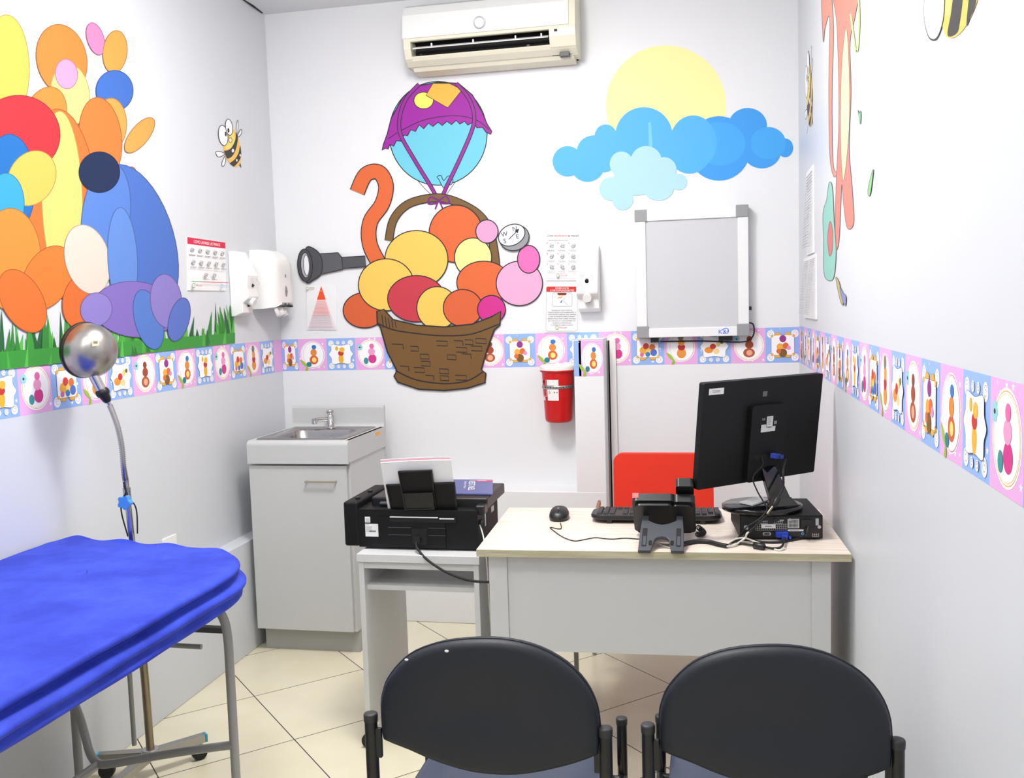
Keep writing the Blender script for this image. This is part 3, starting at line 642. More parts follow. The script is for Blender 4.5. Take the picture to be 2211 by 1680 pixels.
# triangle poster, back wall
t, F = board('triangle_poster', quad(f_back, ((662, 616), (727, 616), (728, 713), (664, 713))), 'white poster with a tall orange tipped triangle on back wall', 'poster', (0, -1, 0))
F.poly([(.5, .03), (.97, .98), (.03, .98)], (236, 222, 226)); F.stroke([(.5, .03), (.97, .98), (.03, .98), (.5, .03)], .006, (190, 180, 186)); F.poly([(.5, .02), (.648, .32), (.352, .32)], (240, 84, 40))
F.poly([(.352, .325), (.648, .325), (.82, .67), (.18, .67)], (246, 208, 206)); F.k += 1
for i in range(22):
    y = .35+i*.028; w = (y-.03)/.95*.47*.9; lines(F, .5-w, .5+w, y, .007, (206, 130, 130) if y < .66 else (170, 160, 166), RD)
F.text('PCE', .45, .14, .02, (255, 220, 210), .1); F.ell(.07, .07, .04, .03, (236, 240, 220), 0, (120, 160, 80), .01, 14); lines(F, .14, .30, .05, .01, (120, 120, 120), RD); F.text('Mimedik', .14, .09, .025, (200, 60, 70), .16)
F.build('print', t)
# hand disinfecting poster
t, F = board('disinfecting_poster', quad(f_back, ((1178, 500), (1252, 500), (1251, 606), (1180, 606))), 'white poster reading como desinfectarse las manos beside the gel dispenser', 'poster', (0, -1, 0))
F.stroke([(p[0], p[1]) for p in rrect(.03, .96, .04, .96, .04, 3)]+[rrect(.03, .96, .04, .96, .04, 3)[0]], .004, (190, 190, 190))
F.text('¿Cómo', .04, .105, .045, (70, 66, 66), .19); F.text('desinfectarse', .25, .105, .045, (226, 110, 80), .38); F.text('las manos?', .65, .105, .045, (70, 66, 66), .32)
F.k += 1
lines(F, .08, .66, .175, .008, (150, 150, 150), RD)
for r in range(3):
    for c in range(3): icon(F, .18+c*.32, .29+r*.215, .2, .09, RD); F.ell(.05+c*.32, .235+r*.215, .014, .011, (226, 120, 96), n=10, up=False); lines(F, .05+c*.32, .28+c*.32, .375+r*.215, .007, (170, 170, 170), RD); lines(F, .05+c*.32, .26+c*.32, .39+r*.215, .007, (176, 176, 176), RD)
F.ell(.36, .895, .045, .035, (236, 240, 220), 0, (120, 160, 80), .01, 16); F.text('Mimedik', .42, .905, .03, (200, 90, 90), .24)
F.build('print', t)
# sharps poster
t, F = board('sharps_waste_poster', quad(f_back, ((1178, 617), (1250, 617), (1250, 718), (1177, 718))), 'white poster with red heading DESECHOS CORTOPUNZANTES above the red container', 'poster', (0, -1, 0))
o = rrect(.03, .96, .02, .97, .04, 3); F.stroke(o+[o[0]], .006, (120, 120, 124))
F.poly([(.03, .05), (.06, .02), (.93, .02), (.96, .05), (.96, .13), (.03, .13)], (206, 52, 46)); F.text('DESECHOS', .5, .068, .036, (255, 255, 255), .40, center=True); F.text('CORTOPUNZANTES', .5, .118, .036, (255, 255, 255), .72, center=True, up=False)
o = rrect(.21, .80, .15, .44, .05, 3); F.stroke(o+[o[0]], .006, (130, 130, 134))
F.poly([(.37, .155), (.63, .155), (.63, .19), (.58, .20), (.42, .20), (.37, .19)], (130, 38, 36)); F.poly([(.34, .29), (.42, .23), (.46, .235), (.53, .21), (.50, .25), (.45, .26), (.43, .25)], (240, 176, 96), False)
F.poly([(.45, .36), (.49, .31), (.51, .325), (.47, .37)], (50, 96, 196), False); F.stroke([(.56, .33), (.66, .41)], .008, (150, 150, 156), up=False); F.stroke([(.50, .32), (.60, .25)], .008, (190, 196, 206), up=False)
for i, s_ in enumerate(('AQUELLOS QUE POR SUS', 'CARACTERISTICAS PUNZANTES O', 'CORTANTES PUEDAN DAR ORIGEN', 'A UN ACCIDENTE PERCUTANEO', 'INFECCIOSO POR HABER ESTADO', 'EN CONTACTO CON SANGRE Y/O', 'FLUIDOS CORPORALES', 'O AGENTES INFECCIOSOS')):
    F.text(s_, .5, .535+i*.045, .024, (60, 60, 62), min(.86, .031*len(s_)), center=True, up=False)
F.ell(.36, .895, .045, .035, (236, 240, 220), 0, (120, 160, 80), .01, 16); F.text('Mimedik', .42, .905, .03, (200, 90, 90), .24)
F.build('print', t)
# two papers on the right wall
def yz(y0, y1, z0, z1): return [Vector((W, y0, z1)), Vector((W, y1, z1)), Vector((W, y1, z0)), Vector((W, y0, z0))]
t, F = board('notice_sheet', yz(-.37, -.61, 1.633, 1.955), 'upper white printed notice sheet on the right wall near the corner', 'notice', (-1, 0, 0), .006)
F.k += 1
for i in range(26): lines(F, .08, .92, .06+i*.034, .012, (176, 178, 184) if i % 3 else (150, 154, 164), RD)
F.build('print', t)
t, F = board('notice_sheet', yz(-.262, -.694, 1.386, 1.625), 'lower white two-column notice sheet on the right wall near the corner', 'notice', (-1, 0, 0), .006)
F.poly([(.5, .05), (.508, .05), (.508, .95), (.5, .95)], (190, 190, 190))
for i in range(34): lines(F, .06, .46, .06+i*.026, .010, (182, 184, 190), RD); lines(F, .56, .95, .06+i*.026, .010, (182, 184, 190), RD)
F.build('print', t)

# ---------------- air conditioner
t = thing('air_conditioner', (1.13, 0, 2.57), 'white and cream wall air conditioner with open louvre high on back wall', 'air conditioner')
x0, x1 = .742, 1.512; T = Matrix.Translation((0, 0, 2.690)) @ Matrix.Rotation(radians(-.4), 4, 'Y')
YZ = Matrix(((0, 0, 1, 0), (1, 0, 0, 0), (0, 1, 0, 0), (0, 0, 0, 1)))   # local (x,y,z)->(z,x,y): outline in world yz
zb, zt = -.135, .135
prof = [(0, zb), (-.10, zb-.004), (-.145, zb+.010), (-.150, zb+.016), (-.150, zb+.018)]
a = MB()   # back casing / bottom tray with curved lower front
out = [(0, zt), (-.10, zt), (-.150, zt-.02), (-.176, zt-.06), (-.185, zb+.105), (-.180, zb+.06), (-.160, zb+.025), (-.12, zb+.002), (-.02, zb), (0, zb)]
def shell(m, o_, xa, xb): m_ = MB(); m_.prism(o_, xa, xb, m, Matrix.Translation((0, 0, 2.690)) @ YZ); return m_
# casing in pieces so that the outlet is a real opening
oc = [(0, zt-.004), (-.10, zt-.004), (-.14, zt-.02), (-.16, zt-.06), (-.165, zb+.115), (-.10, zb+.10), (-.10, zb+.002), (-.02, zb), (0, zb)]
m_ = MB(); TT = Matrix.Translation((0, 0, 2.690)) @ YZ
m_.prism(oc, x0+.01, x1-.01, DARK, TT)
m_.prism([(-.012, zb-.020), (-.095, zb-.016), (-.11, zb+.001), (-.012, zb+.001)], x0+.02, x1-.02, CREAM, TT)
m_.build('inner_casing', t)
m_ = MB()
low = [(-.02, zb), (-.12, zb), (-.150, zb+.018), (-.163, zb+.034), (-.157, zb+.038), (-.118, zb+.012), (-.02, zb+.01)]
m_.prism(low, x0, x1, CREAM, TT)
low2 = [(-.182, zb+.094), (-.187, zb+.108), (-.176, zb+.108), (-.150, zb+.098)]
m_.prism(low2, x0, x1, CREAM, TT)
endo = [(0, zt), (-.10, zt), (-.145, zt-.02), (-.172, zt-.06), (-.183, zb+.103), (-.180, zb+.065), (-.160, zb+.025), (-.12, zb), (0, zb)]
m_.prism(endo, x0, x0+.032, CREAM, TT); m_.prism(endo, x1-.115, x1, CREAM, TT)
lab(m_.build('lower_body', t, bevel=.003), 'cream lower housing')
m_ = MB()
fr = [(-.02, zt), (-.105, zt+.002), (-.150, zt-.018), (-.178, zt-.06), (-.190, zb+.108), (-.180, zb+.108), (-.168, zt-.06), (-.140, zt-.02), (-.10, zt-.008), (-.02, zt-.01)]
m_.prism(fr, x0-.002, x1-.028, WHITE, TT); m_.build('front_panel', t, bevel=.0025)
m_ = MB()
for i in range(6):
    z = zt-.022-i*.0105; y = -.147-.0065*i if i < 4 else -.1665-.0035*(i-3)
    m_.b2(x0+.02, x1-.09, y-.004, y+.004, 2.690+z-.0012, 2.690+z+.0012, CREAM)
m_.build('air_intake_slats', t)
m_ = MB(); m_.box((x0+.345, -.166, 2.690+zb+.070), (.610, .028, .004), WHITE, rx=radians(25))
for dx in (.10, .30, .50, .62): m_.box((x0+.03+dx*.95, -.162, 2.690+zb+.078), (.006, .012, .016), WHITE)
m_.build('louvre', t, bevel=.001)
m_ = MB(); Rg = Matrix.Translation((x0+.352, -.1885, 2.690+.012)) @ Matrix.Rotation(radians(90+6), 4, 'X')
m_.lathe([(.022, -.002), (.026, -.002), (.026, .005), (.022, .005), (.022, -.002)], SILV, Rg, 40, False, False)
m_.lathe([(.0218, -.001), (.0218, .004), (.019, .0055), (1e-5, .006)], WHITE, Rg, 40, True, False); m_.build('round_badge', t)
m_ = MB(); m_.box((x1-.085, -.1835, 2.690+zb+.088), (.013, .004, .010), BLKG); m_.build('sensor', t, bevel=.001); m_ = MB(); m_.box((x1-.055, -.130, 2.690+zb-.004), (.042, .03, .018), BLK); m_.build('drain_cap', t, bevel=.001)
for q in (.075, .56): MB().box((x0+q, -.158, 2.690+zb+.040), (.012, .008, .008), BLK).build('louvre_catch', t)

# ---------------- x-ray film viewer
t = thing('x_ray_viewer', (1.985, 0, 1.30), 'square wall light box viewer with white frame and grey corners', 'light box')
q = [Vector(p) for p in ((1.742, 0, 1.868), (2.222, 0, 1.882), (2.230, 0, 1.318), (1.748, 0, 1.306))]
x0, x1, z0, z1 = 1.742, 2.228, 1.310, 1.874; D = .062
m_ = MB(); m_.b2(x0+.012, x1-.012, -D+.012, 0, z0+.012, z1-.012, GREY); m_.build('back_box', t)
m_ = MB(); fw = .050
m_.b2(x0+fw, x1-fw, -D, -.012, z1-fw, z1, ALU); m_.b2(x0+fw, x1-fw, -D, -.012, z0, z0+fw*.82, ALU)
m_.b2(x0, x0+fw*.9, -D, -.012, z0+fw, z1-fw, ALU); m_.b2(x1-fw*.9, x1, -D, -.012, z0+fw, z1-fw, ALU); m_.build('frame', t, bevel=.003)
for cx in (x0+fw/2, x1-fw/2):
    for cz in (z0+fw/2, z1-fw/2): MB().box((cx, -D/2-.007, cz), (fw+.003, D-.008, fw+.003), GREY).build('corner_cap', t, bevel=.003)
MB().b2(x0+fw*.8, x1-fw*.8, -D+.008, -D+.014, z0+fw*.7, z1-fw*.8, VIEW).build('screen', t)
m_ = MB(); m_.cyl((x1-.002, -.03, z0+.118), (x1+.012, -.03, z0+.118), .008, BLK, 16); m_.build('knob', t)
F = Flat(lambda u, v: Vector((u, -D, v)), (0, -1, 0), base=.0006); F.text('K&i', x1-.132, z0+.010, .019, (30, 110, 220), .042, ay=(0, 1)); F.stroke([(x1-.116, z0+.026), (x1-.102, z0+.034), (x1-.09, z0+.030), (x1-.088, z0+.016)], .003, (40, 120, 220), True); F.build('logo', t)
m_ = MB(); m_.tube(smooth_path([(x1-.004, -.03, z0+.055), (x1+.018, -.03, z0+.048), (x1+.022, -.028, z0+.01), (x1+.006, -.02, z0-.018), (x1-.04, -.015, z0-.030), (x1-.2, -.012, z0-.022), (x0+.10, -.012, z0-.020)]), .0032, RUB, 8); m_.build('cord', t)
MB().box((x0+.075, -.02, z0-.012), (.035, .02, .022), BLK).build('plug', t); MB().box((x1-.10, -.02, z0-.012), (.06, .02, .02), BLK).build('ballast_box', t)

# ---------------- red sharps container
CXB, CYB = 1.381, -.082
t = thing('sharps_container', (CXB, CYB, .935), 'red wall-mounted sharps container with white lid and metal strap', 'sharps container')
T = Matrix.Translation((CXB, CYB, 0))
m_ = MB(); m_.lathe([(1e-5, .937), (.050, .937), (.058, .942), (.062, .952), (.072, 1.16), (.0735, 1.166), (.080, 1.168), (.081, 1.174), (.074, 1.178), (.072, 1.182)], RED, T, 48, False, False, .92); m_.build('body', t)
m_ = MB(); m_.lathe([(.079, 1.175), (.080, 1.190), (.078, 1.197), (.060, 1.201), (1e-5, 1.203)], WHITE, T, 48, False, False, .92); m_.box((CXB+.045, CYB-.02, 1.204), (.025, .03, .010), WHITE, rz=.3); m_.build('lid', t)
m_ = MB(); m_.lathe([(.0705, 1.092), (.0715, 1.092), (.0722, 1.108), (.0712, 1.108), (.0705, 1.092)], STEEL, T, 48, False, False, .92)
m_.box((CXB+.073, -.035, 1.104), (.004, .07, .014), STEEL); m_.box((CXB-.071, -.035, 1.104), (.004, .07, .014), STEEL); st = m_.build('strap', t)
for k in range(14):
    m_ = MB(); a_ = radians(190+k*12); m_.cyl((CXB+.0712*cos(a_), CYB+.0660*sin(a_), 1.100), (CXB+.0724*cos(a_), CYB+.0672*sin(a_), 1.100), .0028 if k % 2 else .0018, DARK, 10); m_.build('strap_hole', st)
def cyl_f(u, v):   # u angle (deg), v height: label wrapped on the body
    rr_ = .062+(.072-.062)*(v-.952)/.208+.0006; a_ = radians(u); return Vector((CXB+rr_*cos(a_), CYB+.92*rr_*sin(a_), v))
class FlatC(Flat):
    def P(s, u, v):
        p = s.fn(u, v); nrm = Vector((p.x-CXB, p.y-CYB, 0)).normalized(); return p+nrm*(s.base+s.k*s.step)
F = FlatC(cyl_f, (0, -1, 0), base=.0004, step=.0002)
def strip(a0, a1, z0_, z1_, c, up=True):
    if up: F.k += 1
    n_ = 8
    for i in range(n_):
        u0, u1 = a0+(a1-a0)*i/n_, a0+(a1-a0)*(i+1)/n_; F.poly([(u0, z0_), (u1, z0_), (u1, z1_), (u0, z1_)], c, False)
strip(234, 280, 1.040, 1.134, (238, 238, 236))
F.k += 1
for zz in (1.124, 1.115): F.poly([(240, zz), (275, zz), (275, zz+.0012), (240, zz+.0012)], (120, 120, 120), False)
F.poly([(240, 1.128), (262, 1.128), (262, 1.1305), (240, 1.1305)], (110, 110, 110), False); F.poly([(262, 1.074), (276, 1.074), (276, 1.080), (262, 1.080)], (120, 120, 120), False); F.ell(244, 1.080, 3, .005, (210, 190, 160), up=False); F.poly([(240, 1.073), (250, 1.073), (250, 1.0755), (240, 1.0755)], (150, 140, 130), False)
strip(205, 206.5, 1.06, 1.135, (236, 230, 230)); strip(229, 230.5, 1.06, 1.135, (236, 230, 230), False); strip(205, 231, 1.058, 1.060, (236, 230, 230), False); strip(205, 222, 1.040, 1.054, (225, 225, 225), False); strip(208, 224, 1.118, 1.130, (90, 30, 34), False)
F.build('body_label', t)

# ---------------- gel dispenser (back wall) and soap dispenser (left wall)
def wedge(name, M, label, w=.096, h=.30, d=.115):
    t = bpy.data.objects.new(name, None); COL.objects.link(t); t.matrix_world = M; t.location = M.to_translation(); t.rotation_euler = M.to_euler(); tag(t, label, 'soap dispenser')
    LY = Matrix(((0, 0, 1, 0), (1, 0, 0, 0), (0, 1, 0, 0), (0, 0, 0, 1)))
    m_ = MB(); o_ = [(0, h), (-.035, h-.002), (-.060, h-.05), (-.088, h*.62), (-d*.94, h*.42), (-d, h*.30), (-d*.96, h*.27), (-d*.66, h*.20), (-d*.62, h*.05), (-.015, 0), (0, 0)]
    m_.prism(o_, -w/2, w/2, WHITE, M @ LY); m_.build('cover', t, bevel=.006, seg=3)
    m_ = MB(); m_.prism([(0, .015), (-d*.45, .020), (-d*.72, .075), (-d*.6, .09), (0, .09)], -w/2+.006, w/2-.006, GREY, M @ LY)
    m_.build('drip_base', t, bevel=.003)
    m_ = MB(); m_.cyl((0, -d*.55, h*.27), (0, -d*1.02, h*.20), .017, WHITE, 20, .020, M=M); m_.build('push_button', t, bevel=.002)
    m_ = MB(); m_.cyl((0, -d*.90, h*.475), (0, -d*.985, h*.455), .0085, BLKG, 20, M=M); m_.build('window', t)
    m_ = MB(); m_.box((0, -d*.70, .045), (.014, .006, .008), BLK, M=M); m_.build('nozzle', t)
    F = Flat(lambda u, v: M @ Vector((u, -.088-(h*.62-v)*.40, v)), M.to_3x3() @ Vector((0, -1, .3)), base=.0012)
    R = random.Random(8)
    for i in range(5):
        F.poly([(-.038, h*.57-i*.006), (-.014-R.random()*.008, h*.57-i*.006), (-.014, h*.57-i*.006-.0015), (-.038, h*.57-i*.006-.0015)], (176, 176, 180), False)
        F.poly([(.012, h*.57-i*.006), (.034-R.random()*.008, h*.57-i*.006), (.034, h*.57-i*.006-.0015), (.012, h*.57-i*.006-.0015)], (176, 176, 180), False)
    F.build('instructions', t)
    return t
wedge('gel_dispenser', Matrix.Translation((1.527, -.001, 1.432)), 'white wall soap dispenser with round grey window, right of the posters')
Ml = Matrix.Translation((lwx(-.455)+.001, -.455, 1.460)) @ Matrix.Rotation(radians(90)+.02, 4, 'Z')
wedge('soap_dispenser', Ml, 'white soap dispenser on the left wall, seen from its side', .10, .285, .088)

# ---------------- paper towel dispenser, left wall next to the corner
def towel():
    Mt = Matrix.Translation((lwx(-.18)+.001, -.182, 1.485)) @ Matrix.Rotation(radians(90)+.02, 4, 'Z')
    t = bpy.data.objects.new('towel_dispenser', None); COL.objects.link(t); t.location = Mt.to_translation(); t.rotation_euler = Mt.to_euler()
    tag(t, 'rounded white paper towel dispenser in the left corner with towel hanging out', 'towel dispenser')
    w, h, d = .255, .275, .118; m_ = MB(); n = 14; nx = 16
    vs = []; fs = []
    sec = []
    for i in range(n+1):
        v = i/n; z = h*v; dd = d*(1-.0*v) if v < .72 else d*(1-.42*((v-.72)/.28)**2.2)
        if v > .97: dd = d*.56
        sec.append((z, dd))
    for z, dd in sec:
        for k in range(nx+1):
            u = -1+2*k/nx; yy = -dd*(1-abs(u)**6*.55); zz = z
            if z < 1e-6: zz = .006+.028*max(0, cos(u*pi/2*1.0))**1.5
            vs.append((u*w/2*(1-.10*max(0, (z/h-.6)/.4)**2.5), yy, zz))
    W_ = nx+1
    for i in range(n):
        for k in range(nx): fs.append((i*W_+k, i*W_+k+1, (i+1)*W_+k+1, (i+1)*W_+k))
    b0 = len(vs)
    for i in (range(n+1)):
        vs.append((vs[i*W_][0], 0, vs[i*W_][2])); vs.append((vs[i*W_+nx][0], 0, vs[i*W_+nx][2]))
    for i in range(n):
        fs.append((i*W_, (i+1)*W_, b0+2*(i+1), b0+2*i)); fs.append((i*W_+nx, b0+2*i+1, b0+2*i+3, (i+1)*W_+nx))
    fs.append(tuple([n*W_+k for k in range(W_)]+[b0+2*n+1, b0+2*n]))
    m_.add(vs, fs, WHITE, True, Mt)
    m_.add([(-w/2+.01, -d+.012, .012), (w/2-.01, -d+.012, .012), (w/2-.01, 0, .008), (-w/2+.01, 0, .008)], [(0, 1, 2, 3)], WHITE, False, Mt)
    m_.build('cover', t)
    m_ = MB(); m_.ell((.0, -d-.0005, .085), (.014, .0035, .026), GREY, 24, 10, Mt); m_.build('level_window', t)
    m_ = MB(); m_.add([(-.006, -d-.0045, .088), (.006, -d-.0045, .088), (0, -d-.0045, .074)], [(0, 1, 2)], DGREY, False, Mt); m_.build('arrow_mark', t); m_ = MB(); m_.add([(-.006, -d-.0012, .150), (.006, -d-.0012, .150), (.006, -d-.0012, .164), (-.006, -d-.0012, .164)], [(0, 1, 2, 3)], GREY, False, Mt); m_.build('maker_mark', t)
    m_ = MB(); pts = []
    for i in range(13):
        u = i/12; zz = -.038+.020*abs(sin(u*pi*2.2+.4)) - (.0 if i % 4 else .004)
        pts.append((-.085+u*.115, zz))
    vs = [(-.09+i/12*.125, -.085-.006*sin(i), .030) for i in range(13)]+[(x, -.105-.012*sin(i*1.1), z) for i, (x, z) in enumerate(pts)]
    m_.add(vs, [(i, i+1, i+14, i+13) for i in range(12)], TISSUE, True, Mt); m_.build('paper_towel', t, solid=.0008)
towel()
# socket plate above the low wall
t = tag(MB().b2(lwx(-1.1), lwx(-1.1)+.008, -1.155, -1.062, .545, .632, WHITE).build('socket_plate', bevel=.003), 'white wall socket plate half hidden behind the blue bed cover', 'socket')
# ================================================================== SINK CABINET
t = thing('sink_cabinet', (.34, -.40, 0), 'light grey laminate sink cabinet with steel basin in the left corner', 'sink cabinet')
MB().b2(.118, .569, -.600, -.165, .100, .835, LAM).build('body', t, bevel=.001)
MB().b2(.128, .566, -.572, -.168, 0, .100, LAMD).build('kick_plate', t, bevel=.001)
dr = MB().b2(.116, .558, -.620, -.602, .104, .822, LAM).build('door', t, bevel=.0015)
MB().tube([(.382, -.621, .757), (.382, -.641, .757)], .004, HANDLE, 8).tube([(.512, -.621, .757), (.512, -.641, .757)], .004, HANDLE, 8).box((.447, -.641, .757), (.138, .008, .008), HANDLE).build('handle', dr, bevel=.002)
LYZ = Matrix(((0, 0, 1, 0), (1, 0, 0, 0), (0, 1, 0, 0), (0, 0, 0, 1)))
def arcp(cx, cy, r, a0, a1, n=6): return [(cx+r*cos(radians(a0+(a1-a0)*k/n)), cy+r*sin(radians(a0+(a1-a0)*k/n))) for k in range(n+1)]
CT = .930
m_ = MB()
# side profile of counter with rolled front and coved splash; sides closed, opening for basin left in the middle
pro = [(-.150, .825), (-.150, 1.028)]+arcp(-.158, 1.018, .010, 80, 180, 4)+[(-.168, .950)]+arcp(-.186, .948, .018, 0, -90, 4)+arcp(-.612, .908, .022, 90, 180, 6)+[(-.634, .832), (-.622, .832), (-.622, .905), (-.17, .905), (-.17, .825)]
for xa, xb in ((.118, .150), (.535, .574)): m_.prism(pro, xa, xb, LAM, LYZ)
m_.prism([(-.150, .905), (-.150, 1.028)]+arcp(-.158, 1.018, .010, 80, 180, 4)+[(-.168, .950)]+arcp(-.186, .948, .018, 0, -90, 4)+[(-.205, .930), (-.205, .905)], .150, .535, LAM, LYZ)
m_.prism([(-.590, .930)]+arcp(-.612, .908, .022, 90, 180, 6)+[(-.634, .832), (-.622, .832), (-.622, .905), (-.590, .905)], .150, .535, LAM, LYZ)
m_.b2(.560, .5745, -.62, -.165, .836, .93, LAM)
m_.build('countertop', t)
# basin: flange + bowl
m_ = MB(); X0, X1, Y0, Y1 = .142, .546, -.600, -.196
def ring(x0, x1, y0, y1, r, z): return [Vector((a_, b_, z)) for a_, b_ in rrect(x0, x1, y0, y1, r, 6)]
rings = [ring(X0, X1, Y0, Y1, .012, .9305), ring(X0+.004, X1-.004, Y0+.004, Y1-.004, .012, .935), ring(X0+.012, X1-.012, Y0+.012, Y1-.012, .014, .9335),
         ring(X0+.045, X1-.045, Y0+.04, Y1-.085, .055, .9325), ring(X0+.050, X1-.050, Y0+.045, Y1-.090, .055, .928), ring(X0+.058, X1-.058, Y0+.052, Y1-.098, .06, .86), ring(X0+.075, X1-.075, Y0+.07, Y1-.115, .06, .815), ring(X0+.12, X1-.12, Y0+.12, Y1-.16, .05, .806)]
nn = len(rings[0]); vs = [p for r_ in rings for p in r_]; fs = []
for i in range(len(rings)-1):
    for k in range(nn): fs.append((i*nn+k, i*nn+(k+1) % nn, (i+1)*nn+(k+1) % nn, (i+1)*nn+k))
fs.append(tuple((len(rings)-1)*nn+k for k in range(nn)))
m_.add(vs, fs, STEEL, True); ba = m_.build('basin', t)
m_ = MB(); fx, fy = .335, -.232
m_.lathe([(.026, .934), (.024, .938), (.0165, .940), (.0165, .985), (.0155, .990), (.013, .994), (.013, 1.000), (.0175, 1.002), (.0175, 1.014), (.015, 1.017), (1e-5, 1.018)], CHROME, Matrix.Translation((fx, fy, 0)), 28)
m_.tube(smooth_path([(fx, fy, .968), (fx-.020, fy-.018, .976), (fx-.045, fy-.045, .978), (fx-.055, fy-.055, .975)], 4), .0095, CHROME, 14)
m_.cyl((fx-.055, fy-.055, .983), (fx-.055, fy-.055, .958), .0125, CHROME, 18); m_.cyl((fx-.055, fy-.055, .9582), (fx-.055, fy-.055, .9572), .009, DARK, 18)
m_.build('faucet', t)
m_ = MB(); m_.b2(.5748, .5755, -.29, -.235, .902, .918, mat('orange_label', (255, 168, 40), .5)); lab(m_.build('sticker', t), 'orange sticker')

# ================================================================== PRINTER TABLE
t = thing('printer_stand', (1.11, -1.18, 0), 'small white laminate stand with shelf under the printer', 'stand')
Z1 = .665; XL, XR, YB, YFR = .905, 1.316, -.985, -1.412
MB().b2(XL-.004, XR+.004, YFR, YB, Z1-.026, Z1, WLAM).build('top', t, bevel=.001)
for xa in (XL, XR-.018):
    MB().b2(xa, xa+.018, YFR+.006, YB, .055, Z1-.026, WLAM).build('side_panel', t, bevel=.001)
MB().b2(XL+.018, XR-.018, YFR+.010, YFR+.026, Z1-.050, Z1-.026, WLAM).build('front_rail', t)
MB().b2(XL+.018, XR-.018, YFR+.030, YB-.01, Z1-.128, Z1-.112, WLAM).build('shelf', t)
for cx in (XL+.010, XR-.010):
    for cy in (YFR+.05, YB-.05):
        MB().box((cx, cy, .048), (.03, .05, .014), WLAM).build('foot_rail', t)
        m_ = MB(); m_.cyl((cx+.004, cy-.060, .026), (cx+.004, cy-.034, .026), .026, RUB, 22); m_.cyl((cx+.004, cy-.045, .026), (cx+.004, cy, .030), .005, SILV, 10); m_.cyl((cx, cy, .03), (cx, cy, .05), .006, SILV, 10); m_.build('caster', t, bevel=.003)

# ================================================================== PRINTER
PX0, PX1, PY0, PY1 = .858, 1.312, -1.345, -1.045; PZ = Z1+.001
t = thing('printer', (1.085, -1.2, PZ), 'black inkjet printer with paper in its rear tray, seen from behind', 'printer')
m_ = MB(); m_.b2(PX0+.028, PX1-.010, PY0, PY1, PZ+.006, PZ+.135, BLKM); m_.b2(PX0+.10, PX1-.12, PY0-.004, PY0+.01, PZ+.008, PZ+.110, BLKM)
for z in (.050, .075): m_.b2(PX0+.135, PX0+.215, PY0-.0052, PY0-.003, PZ+z, PZ+z+.0015, DGREY); m_.b2(PX0+.275, PX0+.335, PY0-.0052, PY0-.003, PZ+z, PZ+z+.0015, DGREY)
m_.b2(PX0+.218, PX0+.270, PY0-.0055, PY0-.002, PZ+.018, PZ+.072, DARK); m_.b2(PX0+.142, PX0+.372, PY0-.0052, PY0, PZ+.094, PZ+.112, DARK); m_.b2(PX0+.143, PX0+.31, PY0-.0062, PY0, PZ+.1095, PZ+.1125, PAPER); m_.b2(PX0+.315, PX0+.366, PY0-.0062, PY0, PZ+.106, PZ+.110, PAPER)
for cx in (PX0+.06, PX1-.05):
    for cy in (PY0+.04, PY1-.04): m_.cyl((cx, cy, PZ), (cx, cy, PZ+.008), .012, RUB, 14)
m_.build('body', t, bevel=.003)
m_ = MB(); m_.b2(PX0-.022, PX0+.030, PY0-.004, PY1+.01, PZ+.008, PZ+.160, BLKM); lab(m_.build('ink_tank', t, bevel=.008, seg=3), 'side ink tank unit')
for cy in (PY0+.05, PY0+.17): MB().box((PX0+.012, cy, PZ+.163), (.014, .016, .008), BLK).build('tank_hinge', t, bevel=.002)
m_ = MB(); m_.b2(PX0+.058, PX1+.012, PY0+.055, PY1+.03, PZ+.128, PZ+.166, BLK); m_.b2(PX0+.090, PX1-.09, PY0+.040, PY0+.058, PZ+.140, PZ+.152, DGREY)
m_.b2(PX1-.02, PX1+.012, PY0+.01, PY0+.06, PZ+.118, PZ+.150, BLK); m_.build('scanner_lid', t, bevel=.006, seg=3)
MB().b2(PX1-.0125, PX1-.0095, PY0+.10, PY0+.115, PZ+.06, PZ+.11, PAPER).build('side_label', t); MB().b2(PX1-.0125, PX1-.0095, PY0+.20, PY0+.24, PZ+.085, PZ+.105, PAPER).build('side_label', t)
# rear tray: plates leaning backwards
def lean(xb, zb_, w, h, yb, th, dx=0.0, dy=-.33):   # local frame for a leaning plate
    up = Vector((dx, dy, 1)).normalized(); right = Vector((1, .02, .04)).normalized(); nrm = right.cross(up).normalized()
    return Matrix((right, up, nrm)).transposed().to_4x4(), Vector((xb, yb, zb_))
def plate(name, xb, zb_, w, h, yb, th, m, rim=True, par=None, dy=-.30, tw=0.0):
    Rm, o_ = lean(xb, zb_, w, h, yb, th, 0, dy); Mx = Matrix.Translation(o_) @ Rm
    m_ = MB(); m_.prism([(tw, 0), (w-tw, 0), (w, h), (0, h)], -th/2, th/2, m, Mx)
    if rim:
        rm = .004
        for q in ([(tw, 0), (w-tw, 0), (w-tw, rm), (tw, rm)], [(0, h-rm), (w, h-rm), (w, h), (0, h)], [(tw, 0), (tw+rm, 0), (rm, h), (0, h)], [(w-tw-rm, 0), (w-tw, 0), (w, h), (w-rm, h)]): m_.prism(q, th/2, th/2+.003, BLK, Mx)
    return m_.build(name, par, bevel=.0008)
tr = plate('rear_tray', PX0+.140, PZ+.112, .236, .118, PY0+.018, .004, BLKM, True, t, -.33, .004)
plate('tray_extension', PX0+.190, PZ+.138, .116, .142, PY0+.007, .004, BLKM, True, tr, -.33, .003)
plate('inner_extension', PX0+.196, PZ+.136, .104, .062, PY0-.001, .003, BLK, True, tr, -.33)
